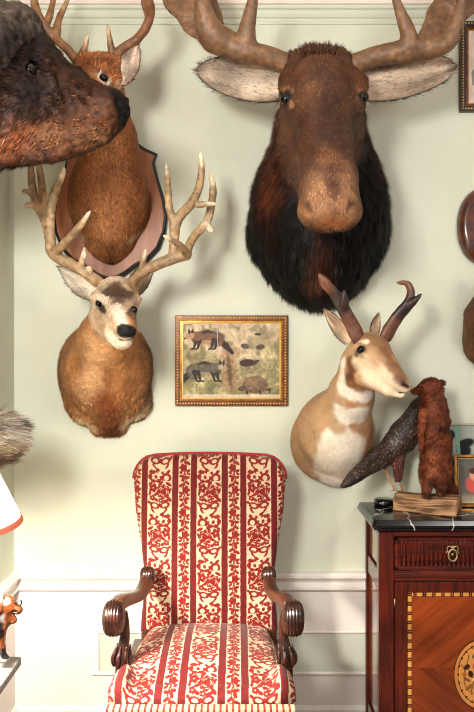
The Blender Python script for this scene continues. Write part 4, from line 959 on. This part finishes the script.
# ---------------- cape buffalo on the left wall, in profile
t = thing('buffalo_mount', 'black-brown buffalo head in profile, jutting in from the left wall', 'mounted buffalo head', (XL, -.85, 2.05))
Y = -.85; s = SDF(.005); N_ = lambda x, y, d=0.: W(x, y, Y+d)
s.cone(N_(-62, 92), N_(0, 92), .26, .22, .05).cone(N_(-20, 96), N_(18, 92), .2, .15, .06)
s.ell(N_(6, 58), (.13, .13, .14), .05)
s.cone(N_(10, 130), N_(50, 140), .10, .065, .06)
s.cone(N_(32, 84), N_(62, 102), .118, .10, .05).cone(N_(62, 102), N_(100, 112), .098, .082, .05)
s.ell(N_(108, 111), (.060, .078, .058), .03).cone(N_(118, 106), N_(116, 120), .035, .032, .02)
s.cone(N_(70, 132), N_(102, 135), .055, .033, .03).cone(N_(44, 140), N_(75, 138), .065, .05, .04)
s.cone(N_(20, 52, -.10), N_(44, 58, -.10), .035, .03, .03).cone(N_(22, 78, -.12), N_(46, 84, -.11), .022, .02, .02)
s.ell(N_(30, 67, -.142), (.024, .02, .02), .014, True).ell(N_(30, 67, .142), (.022, .02, .02), .012, True)
s.cone(N_(119, 100, -.072), N_(123, 107, -.055), .016, .013, .012, True).cone(N_(78, 126, -.092), N_(120, 124, -.06), .006, .008, .008, True)
for a_, b_, r_ in (((22, 60), (40, 60), .010), (((18, 74)), (44, 80), .010), ((40, 62), (50, 78), .008), ((50, 70), (58, 96), .007), ((14, 88), (50, 100), .008)): s.cone(N_(*a_, -.125), N_(*b_, -.118), r_, r_, .012)
V, Fq = s.mesh(disp=lambda V: .006*fbm(V, 16, 4)+.004*noise(V, 50, 2)+.003*noise(V*A(.5, 1, 1), 120, 5))
V[:, 0] = np.maximum(V[:, 0], XL+.002)
col = paint(V, (44, 22, 11), [(N_(-20, 150, -.1), N_(50, 155, -.05), .10, .06, (92, 50, 28), .8), (N_(0, 160, -.1), N_(20, 145, -.1), .04, .05, (150, 86, 46), .7), (N_(50, 140, -.1), N_(105, 138, -.05), .045, .03, (146, 96, 62), .8),
    (N_(0, 30, -.1), N_(30, 45, -.08), .07, .05, (50, 38, 34), .8), (N_(60, 85, -.1), N_(100, 100, -.08), .06, .05, (78, 40, 20), .8), (N_(85, 118, -.1), N_(105, 116, -.08), .045, .03, (118, 70, 40), .8), (N_(10, 70, -.12), N_(40, 90, -.12), .05, .04, (20, 13, 11), .8),
    (N_(118, 95, -.05), N_(126, 122, -.02), .026, .015, (18, 14, 14), .95), (N_(119, 101, -.07), N_(123, 107, -.055), .014, .006, (6, 4, 4), .95), (N_(78, 126, -.1), N_(118, 124, -.06), .009, .006, (22, 14, 12), .9), (N_(30, 67, -.14), N_(30, 67, -.14), .035, .012, (16, 11, 10), .9)], .32, 18)
fl = flowfn((N_(60, 90, -.1), (-1, 0, -.2)), (N_(20, 130, -.1), (-.7, 0, -.7)), (N_(0, 60, -.1), (-.6, 0, .6)), (N_(100, 130), (-1, 0, -.1)))
E1 = snap(V, 30, 67)+A(0, .010, 0)
B = Body(.5); B.surf(V, Fq, col, bald=[(E1, .019)], n=46000, length=lambda P: .014+.016*ss(N_(60, 0)[0], N_(0, 0)[0], P[:, 0]), flow=fl, width=.0028, lift=.2, jit=.2, var=.75, clump=.6, mask=lambda P: ss(.05, .09, np.linalg.norm((P-N_(123, 108, -.03))*A(1, .6, .8), axis=1)))
B.ear(N_(-22, 70, -.16), N_(-40, 130, -.25), .06, (.6, -1, .1), .5, (60, 40, 30), (34, 22, 16), (20, 14, 10), hair=(.03, 900))
B.put('body', M_fur, t)
eyes(t, [(E1, 0), (N_(30, 67, .13), 0)], .0195)
for s_ in (-1, 1):
    s = SDF(.006); P = [N_(18, 34, s_*.05), N_(8, 30, s_*.14), N_(-12, 44, s_*.24), N_(-26, 62, s_*.34), N_(-34, 40, s_*.43), N_(-24, 8, s_*.44), N_(-10, -6, s_*.4)]
    s.path(P, [.075, .07, .06, .05, .04, .028, .008], .02, n=24)
    V, Fq = s.mesh(disp=lambda V: .012*fbm(V, 24, 4)+.004*noise(V, 80, 1)); V[:, 0] = np.maximum(V[:, 0], XL+.004)
    put('horn', V, [Fq], M_antler, t, paint(V, (34, 25, 20), [(P[0], P[1], .08, .05, (70, 56, 46), .6)], .9, 40))
mb = MB(); mb.lathe([(.30, 0), (.33, .004), (.33, .016), (.31, .024)], (XL+.0012, Y, N_(0, 90)[2]), 48, 0); mb.put('plaque', M_darkwood, t, True)

# ================================================================== ON THE CABINET
# split log
t = bpy.data.objects; 
def log():
    nx, na = 60, 22; a0, a1 = A(.655, -.165), A(.878, -.295); dx = (a1-a0); Lx = np.linalg.norm(dx); dx /= Lx; nrm = A(-dx[1], dx[0])
    pr = [(0, 0), (.0, .03), (.004, .055), (.018, .071), (.05, .078), (.09, .076), (.115, .06), (.12, .03), (.118, 0)]
    Pp = smooth_path([(a, b, 0) for a, b in pr], 110)[:, :2]; rings = []; cols = []
    for u in np.linspace(0, 1, nx):
        k = 1+.04*math.sin(u*5); end = .0
        q = np.array([[a0[0]+dx[0]*(u*Lx)+nrm[0]*w*.9, a0[1]+dx[1]*(u*Lx)+nrm[1]*w*.9, ztop+.001+h*(1.0-.14*(1-u))] for w, h in Pp])
        rings.append(q)
    R = np.array(rings); n_ = fbm(np.stack([R[..., 0]*2+R[..., 1]*2, R[..., 1]*6, R[..., 2]*70], -1), 1, 5); R[..., 1] += .004*n_; R[1:-1, 4:-4, 2] += .003*n_[1:-1, 4:-4]
    K = np.linspace(0, 1, R.shape[1])[None]*np.ones((nx, 1)); UU = np.linspace(0, 1, nx)[:, None]*np.ones_like(K); n2 = fbm(np.stack([UU*3.5, K*34+.8*np.sin(UU*4), 0*K], -1), 1, 7); tt = np.clip(.5+n2*.9, 0, 1)[..., None]
    c = lin((84, 54, 34))*(1-tt)+lin((170, 128, 88))*tt; c = c.reshape(-1, 3)
    mb = MB(); mb.loft(R, True, True, np.concatenate([c, lin((150, 106, 66))[None], lin((150, 106, 66))[None]])); o = mb.put('split_log', M_log, None, True, True)
    return tag(o, 'flat split log under brown weasel-like animal on marble cabinet top', 'log')
log()
mb = MB(); mb.lathe([(.04, 0), (.045, .006), (.045, .02), (.038, .028)], (.64, -.065, ztop+.001), 36)
tag(mb.put('round_stand', mat('black_lacquer', (12, 11, 11), .15, coat=.6), None, True), 'low round black stand behind left end of split log', 'stand')

# mink standing upright
t = thing('mink', 'reddish brown mink mount standing upright on split log, nose near pronghorn', 'stuffed animal', tuple(W(433, 495, -.205)))
Y = -.225; N_ = lambda x, y, d=0.: W(x, y, Y+d); s = SDF(.0026)
s.cone(N_(436, 468), N_(436, 440), .066, .056, .03).cone(N_(436, 440), N_(434, 412), .055, .050, .03).cone(N_(434, 412), N_(432, 392), .050, .042, .03)
s.ell(N_(430, 387), (.045, .045, .038), .02).cone(N_(425, 389), N_(413.5, 391.5, -.01), .028, .011, .015)
s.ell(N_(441, 383, .015), (.014, .008, .014), .008).ell(N_(436, 384, -.035), (.012, .008, .012), .006)
s.cone(N_(428, 474, -.02), N_(427, 490, -.025), .034, .018, .02).cone(N_(442, 474, -.01), N_(441, 489, -.02), .034, .017, .02)
for x, y in ((426, 494.5), (440.5, 492)):
    for d in (-1.6, 0, 1.6): s.cone(N_(x+.6, y-1, -.02), N_(x+d*1.5-.6, y+1.2, -.045), .010, .006, .006)
s.cone(N_(424, 412, -.035), N_(420.5, 432, -.055), .018, .010, .012).cone(N_(420.5, 432, -.055), N_(421.5, 443, -.066), .010, .0085, .006)
s.cone(N_(446, 420, -.02), N_(441, 434, -.055), .02, .013, .012).cone(N_(441, 434, -.055), N_(431, 440.5, -.07), .012, .009, .006)
for d in (-1, 0, 1): s.cone(N_(421.5, 443, -.066), N_(421.5+d*1.6, 448.5, -.07), .005, .003, .003).cone(N_(431, 440.5, -.07), N_(427+d*.6, 442+d*1.6, -.076), .005, .003, .003)
s.path([N_(444, 474, .04), N_(449, 488, .07), N_(455, 492, .09)], [.022, .02, .010], .02, n=8)
V, Fq = s.mesh(disp=lambda V: .0022*fbm(V, 26, 4))
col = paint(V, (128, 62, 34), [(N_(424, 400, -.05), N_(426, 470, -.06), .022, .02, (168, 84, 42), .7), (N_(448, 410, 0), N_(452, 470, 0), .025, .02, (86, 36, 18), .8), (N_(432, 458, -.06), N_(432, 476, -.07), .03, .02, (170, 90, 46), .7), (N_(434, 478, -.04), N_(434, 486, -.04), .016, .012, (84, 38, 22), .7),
    (N_(437, 432, -.06), N_(446, 426, -.05), .016, .014, (84, 36, 18), .7), (N_(426, 494, -.03), N_(441, 493, -.03), .022, .012, (70, 34, 22), .9), (N_(430, 379, 0), N_(443, 384, 0), .016, .014, (70, 34, 20), .8), (N_(410.5, 391.5, -.01), N_(412, 391, -.01), .007, .004, (60, 26, 20), .9), (N_(413, 394.5, -.015), N_(419, 395, -.02), .006, .004, (190, 130, 90), .7)], .28, 30)
fl = flowfn((N_(425, 388), (.9, 0, .2)), (N_(436, 420), (0, 0, -1)), (N_(436, 470), (0, 0, -1)), (N_(436, 490), (0, -.3, -1)))
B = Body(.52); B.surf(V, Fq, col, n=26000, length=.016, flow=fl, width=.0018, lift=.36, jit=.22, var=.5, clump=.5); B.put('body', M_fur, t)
eyes(t, [(N_(422, 387, -.036), 0)], .005)

# speckled bird
t = thing('speckled_bird', 'dark bird with white speckles perched behind the mink, long tail pointing left', 'stuffed bird', tuple(W(393, 487, -.13)))
Y = -.105; N_ = lambda x, y, d=0.: W(x, y, Y+d); s = SDF(.003)
s.cone(N_(402, 438), N_(388, 452), .066, .050, .03).cone(N_(408, 428), N_(418, 408), .056, .034, .03).cone(N_(418, 408), N_(428, 392), .032, .024, .02)
s.ell(N_(429, 389), (.026, .024, .026), .01).cone(N_(430, 388), N_(440, 391), .008, .003, .006)
s.path([N_(388, 452, -.01), N_(373, 463, -.072), N_(358, 474, -.14), N_(345, 485, -.19)], [.048, .036, .026, .013], .02, n=10, flat=((0, 1, .1), .7))
s.cone(N_(385, 455, -.01), N_(384.5, 467, -.01), .028, .010, .012).cone(N_(398, 455, -.02), N_(399, 478, -.025), .034, .015, .012)
V, Fq = s.mesh(disp=lambda V: .002*fbm(V, 30, 4))
col = paint(V, (44, 24, 20), [(N_(350, 480), N_(368, 468), .03, .02, (84, 48, 32), .8), (N_(398, 462, -.03), N_(399, 480, -.03), .03, .015, (100, 42, 30), .8), (N_(412, 405), N_(402, 425), .04, .03, (24, 14, 14), .8), (N_(346, 486), N_(344, 487), .012, .008, (20, 14, 12), .9)], .4, 40)
r2 = rng.random(len(V))
G = V/.0075; I = np.floor(G); hsh = lambda q: np.abs(np.sin(I@A(12.9+q, 78.2, 37.7)+q)*43758.5) % 1
ctr = I+np.stack([hsh(1), hsh(2), hsh(3)], 1)*.6+.2; dd = np.linalg.norm(G-ctr, axis=1); sp = (dd < .27) & (hsh(5) < .8) & (V[:, 0] < N_(419, 0)[0]) & (V[:, 2] > N_(0, 470)[2])
col[sp] = lin((186, 160, 140))
B = Body(); B.add(V, Fq, None, col)
v, q, tt, c = fur(V, Fq, col, 7000, .016, flowfn((N_(400, 440), (-.7, 0, -.7)), (N_(360, 470), (-.8, 0, -.5))), .005, .05, .06, None, .25, 1.1); B.add(v, q, tt, c)
B.put('body', M_feath, t)
for pts, in (([(384.5, 464), (388.5, 478), (394.5, 489.6)],), ([(399, 476), (400, 484), (402.5, 489.6)],)):
    mb = MB(); P = [N_(x, y, -.012) for x, y in pts]; mb.tube(smooth_path(P, 8), .0042, 8)
    for d in (-.018, 0, .018): mb.tube([P[-1], P[-1]+A(d-.002, -.02+abs(d)*.4, -.004)], [.0035, .0015], 6)
    mb.tube([P[-1], P[-1]+A(.004, .014, -.003)], [.003, .0015], 6)
    mb.put('leg', mat('bird_leg', (176, 132, 92), .5), t, True)
eyes(t, [(N_(431, 386, -.022), 0)], .004)

# ================================================================== RIGHT WALL PIECES
def plq():
    cx, cz_ = (489-237)/sc(-.02), zz(226, -.02); a = np.linspace(0, 2*np.pi, 60, endpoint=False)
    P = np.stack([cx+.137*np.sign(np.cos(a))*np.abs(np.cos(a))**.85, cz_+.172*np.sin(a)*(1-.05*np.cos(a))], 1)
    mb = MB(); mb.prism(P, -.055, -.002, .035); nt = mat('red_brown_burl', (92, 42, 22), .3, nz=(4, (48, 18, 12), (1, 1, 9)), coat=.4)
    return tag(mb.put('wall_plaque', nt, None, True), 'polished oval wooden plaque at right edge above brown fur mount', 'wall plaque')
plq()
t = thing('fur_mount', 'brown furry animal mount at right edge below the oval wooden plaque', 'mounted animal', tuple(W(486, 330, -.002)))
s = SDF(.0045); s.cone(W(492, 338, -.02), W(490, 325, -.10), .135, .10, .04).cone(W(490, 312, -.03), W(492, 292, -.06), .11, .06, .05).cone(W(496, 320, -.12), W(506, 290, -.24), .08, .05, .04)
s.ell(W(508, 284, -.27), (.05, .05, .05), .03).cone(W(508, 286, -.29), W(514, 296, -.36), .03, .017, .02)
V, Fq = s.mesh(-.002, lambda V: .003*fbm(V, 16, 4)); col = paint(V, (112, 74, 46), [(W(462, 330, -.05), W(468, 350, -.05), .03, .02, (142, 98, 64), .6)], .25, 20)
B = Body(); B.surf(V, Fq, col, n=16000, length=.014, flow=flowfn((W(490, 330, -.1), (0, .1, -1)), (W(510, 290, -.3), (0, 1, .3))), width=.0014, lift=.25, jit=.2, var=.25)
B.ear(W(501, 280, -.25), W(490, 262, -.22), .024, (-.3, -1, 0), hair=None); B.ear(W(514, 280, -.25), W(524, 262, -.22), .024, (.3, -1, 0), hair=None)
B.put('body', M_fur, t)

# ================================================================== LEFT SIDE TABLE, LAMP, DOG, TAIL
ty1 = -1.0; tz_ = zz(656, ty1); tx1 = (21.5-237)/sc(ty1)
t = thing('console_table', 'grey marble topped table end against the left wall', 'table', ((XL+tx1)/2, -1.35, 0))
mb = MB(); mb.box((XL+.002, -1.75, tz_-.028), (tx1, ty1, tz_), .004); mb.put('table_top', M_grey, t)
mb = MB(); mb.box((XL+.012, -1.72, tz_-.12), (tx1-.05, ty1-.03, tz_-.0285), .003); mb.put('apron', M_white, t)
for x in (XL+.04, tx1-.08):
    for y in (-1.68, ty1-.07): mb = MB(); mb.tube(smooth_path([(x, y, 0), (x, y, .2), (x, y, tz_-.1)], 8), np.linspace(.014, .024, 8), 12); mb.put('leg', M_white, t, True)
# lamp
lx, ly = -.769, -1.36; s_ = sc(ly); zb1 = zz(526, ly); zt1 = zb1+.30
t = thing('table_lamp', 'lit table lamp with white cone shade trimmed in salmon', 'lamp', (lx, ly, tz_))
R0, R1 = .237, .095
mb = MB(); m = 56; a = np.linspace(0, 2*np.pi, m, endpoint=False)
ring = lambda r, z: np.stack([lx+r*np.cos(a), ly+r*np.sin(a), np.full(m, z)], 1)
mb.loft([ring(R0, zb1), ring(R1, zt1), ring(R1-.002, zt1), ring(R0-.002, zb1), ring(R0, zb1)], True, False); mb.put('lamp_shade', M_shade, t, True)
mb = MB(); sl_ = (R1-R0)/.30
mb.loft([ring(R0+.0015, zb1-.001), ring(R0+.0015+sl_*.011, zb1+.011), ring(R0-.004+sl_*.011, zb1+.011), ring(R0-.004, zb1-.001), ring(R0+.0015, zb1-.001)], True, False); mb.put('shade_trim', M_salmon, t, True)
mb = MB(); mb.lathe([(.065, 0), (.07, .006), (.06, .02), (.03, .035), (.02, .06), (.05, .11), (.065, .17), (.05, .23), (.02, .27), (.014, .33), (.014, .36)], (lx, ly, tz_+.0005), 32); mb.put('lamp_base', mat('glazed_green', (110, 140, 110), .15, coat=.5), t, True)
mb = MB(); mb.lathe([(0, .0), (.016, .01), (.028, .04), (.03, .06), (.018, .08), (0, .088)], (lx, ly, tz_+.36), 16); mb.put('bulb', mat('bulb', (255, 240, 220), .4, emit=((255, 232, 200), 6)), t, True)
mb = MB(); mb.tube([(lx, ly, tz_+.33), (lx, ly, zt1+.03)], .003, 6); mb.lathe([(0, 0), (.009, .004), (.012, .014), (.006, .026), (0, .03)], (lx, ly, zt1+.03), 14)
for q in range(3): mb.tube([(lx, ly, zt1-.004), (lx+.093*math.cos(q*2.09), ly+.093*math.sin(q*2.09), zt1-.004)], .0018, 6)
mb.put('harp', M_brass, t, True)
# hound figurine
Y = -1.06; N_ = lambda x, y, d=0.: W(x, y, Y+d)
t = thing('dog_figurine', 'glazed brown, white and black dog figurine on marble table below lamp', 'figurine', tuple(N_(-10, 660)))
s = SDF(.0022)
s.ell(N_(5, 605), (.030, .026, .026), .012).cone(N_(8, 606), N_(18, 611), .020, .013, .01).cone(N_(7, 613), N_(14, 621), .014, .0095, .006).ell(N_(20.5, 611), (.006, .006, .006), .004)
s.cone(N_(-2, 612), N_(-8, 624), .034, .040, .02).cone(N_(-8, 624), N_(-46, 626), .043, .036, .03)
for x, d in ((1, -.022), (-6, .022), (-46, -.022), (-52, .02)): s.cone(N_(x-2, 630, d), N_(x, 648, d), .020, .012, .012).cone(N_(x, 648, d), N_(x+2, 657, d), .012, .011, .006).cone(N_(x+1, 658.5, d), N_(x+5, 659.5, d-.002), .012, .010, .006)
s.cone(N_(1, 598, -.022), N_(-2, 612, -.032), .008, .012, .006).cone(N_(1, 598, .022), N_(-2, 612, .032), .008, .012, .006)
s.path([N_(-54, 620), N_(-66, 610), N_(-70, 596)], [.012, .009, .005], .01, n=8); s.cone(N_(13, 614.5, -.02), N_(18, 616, -.012), .003, .004, .003, True)
V, Fq = s.mesh(); dz_ = tz_+.0008-V[:, 2].min()
col = paint(V, (170, 92, 48), [(N_(-10, 622, -.03), N_(-44, 620, -.02), .034, .006, (24, 20, 22)), (N_(-4, 625, -.03), N_(-2, 632, -.03), .018, .006, (24, 20, 22)), (N_(2, 618, -.02), N_(4, 634, -.02), .006, .004, (240, 232, 222)), (N_(0, 597, -.02), N_(6, 599, -.02), .014, .006, (244, 236, 226)), (N_(9, 602, -.03), N_(13, 605, -.03), .006, .004, (240, 220, 196)),
    (N_(20.5, 601, 0), N_(21, 603, 0), .004, .002, (40, 26, 20)), (N_(20.5, 610), N_(22, 611), .0065, .003, (92, 44, 28), .8), (N_(6, 603.5, -.028), N_(8, 603.5, -.028), .0035, .002, (30, 18, 14)), (N_(0, 655, -.02), N_(8, 661, -.02), .014, .004, (232, 226, 220)), (N_(2, 652, -.03), N_(5, 656, -.03), .007, .003, (30, 24, 24)), (N_(13, 613, -.02), N_(17, 615, -.01), .0035, .002, (40, 14, 12))], .12, 30)
put('body', V+A(0, 0, dz_), [Fq], M_ceram, t, col*.2)
mb = MB(); mb.tube(smooth_path([N_(14, 603, -.012), N_(20, 600, -.012), N_(21.5, 603, -.012), N_(20, 606, -.012)], 10), .0022, 8); mb.put('curl', M_black, t, True)
# bushy tail mount
Y = -.62; N_ = lambda x, y, d=0.: W(x, y, Y+d)
t = thing('tail_mount', 'bushy grey-brown animal tail sticking out from left wall above lamp', 'mounted tail', (XL, Y, zz(445, Y)))
s = SDF(.005); s.path([N_(-42, 450), N_(-24, 444), N_(-8, 438), N_(2, 434)], [.03, .048, .05, .03], .02, n=14)
V, Fq = s.mesh(); V[:, 0] = np.maximum(V[:, 0], XL+.003)
col = paint(V, (172, 152, 128), [(N_(-30, 456, -.02), N_(14, 450, -.02), .03, .02, (96, 62, 42), .85), (N_(-20, 436, -.03), N_(8, 432, -.03), .02, .02, (226, 214, 200), .8), (N_(-20, 462), N_(8, 460), .02, .02, (196, 140, 90), .6)], .3, 30)
B = Body(.8); B.surf(V, Fq, col, n=20000, length=.085, flow=flowfn((N_(-20, 440), (1, 0, .15)), (N_(0, 425), (1, 0, .2)), (N_(0, 452), (1, 0, -.55)), (N_(4, 436), (1, 0, -.15))), width=.0026, lift=.45, jit=.2, var=.5, tip=.7, clump=.5)
B.put('body', M_fur, t)
mb = MB(); mb.lathe([(.07, 0), (.08, .004), (.08, .014), (.07, .02)], (XL+.0012, Y, zz(450, Y)), 36, 0); mb.put('plaque', M_shield, t, True)

# ================================================================== LIGHT, CAMERA
def area(name, loc, tgt, size, power, color=(1, 1, 1), sy=None):
    l = bpy.data.lights.new(name, 'AREA'); l.size = size; l.energy = power; l.color = color
    if sy: l.shape = 'RECTANGLE'; l.size_y = sy
    o = bpy.data.objects.new(name, l); C.objects.link(o); o.location = loc
    o.rotation_euler = (Vector(tgt)-Vector(loc)).to_track_quat('-Z', 'Y').to_euler(); return o
area('softbox_left', (-.85, -3.1, 2.3), (.1, -.1, 1.2), .6, 108, (1, .97, .92))
area('softbox_right', (1.9, -3.2, 2.5), (.1, 0, 1.6), .8, 34, (1, .96, .9))
l = bpy.data.lights.new('lamp_glow', 'POINT'); l.energy = 190; l.color = (1, .93, .84); l.shadow_soft_size = .06
o = bpy.data.objects.new('lamp_glow', l); C.objects.link(o); o.location = (lx, ly, zb1+.08)
w = bpy.data.worlds.new('world'); bpy.context.scene.world = w; w.use_nodes = True
w.node_tree.nodes['Background'].inputs[0].default_value = (1, .98, .96, 1); w.node_tree.nodes['Background'].inputs[1].default_value = .32
cam = bpy.data.cameras.new('camera'); cam.sensor_fit = 'VERTICAL'; cam.sensor_height = 24; cam.lens = 24*F/712; cam.clip_start = .05
co = bpy.data.objects.new('camera', cam); C.objects.link(co); co.location = (0, -D, EYE); co.rotation_euler = (math.pi/2, 0, 0)
bpy.context.scene.camera = co
bpy.context.scene.cycles.filter_width = 1.0
vs = bpy.context.scene.view_settings; vs.view_transform = 'Standard'; vs.look = 'None'; vs.gamma = 1; vs.exposure = 0.0; vs.use_curve_mapping = False
for o in bpy.data.objects:
    if '_loc' in o: del o['_loc']
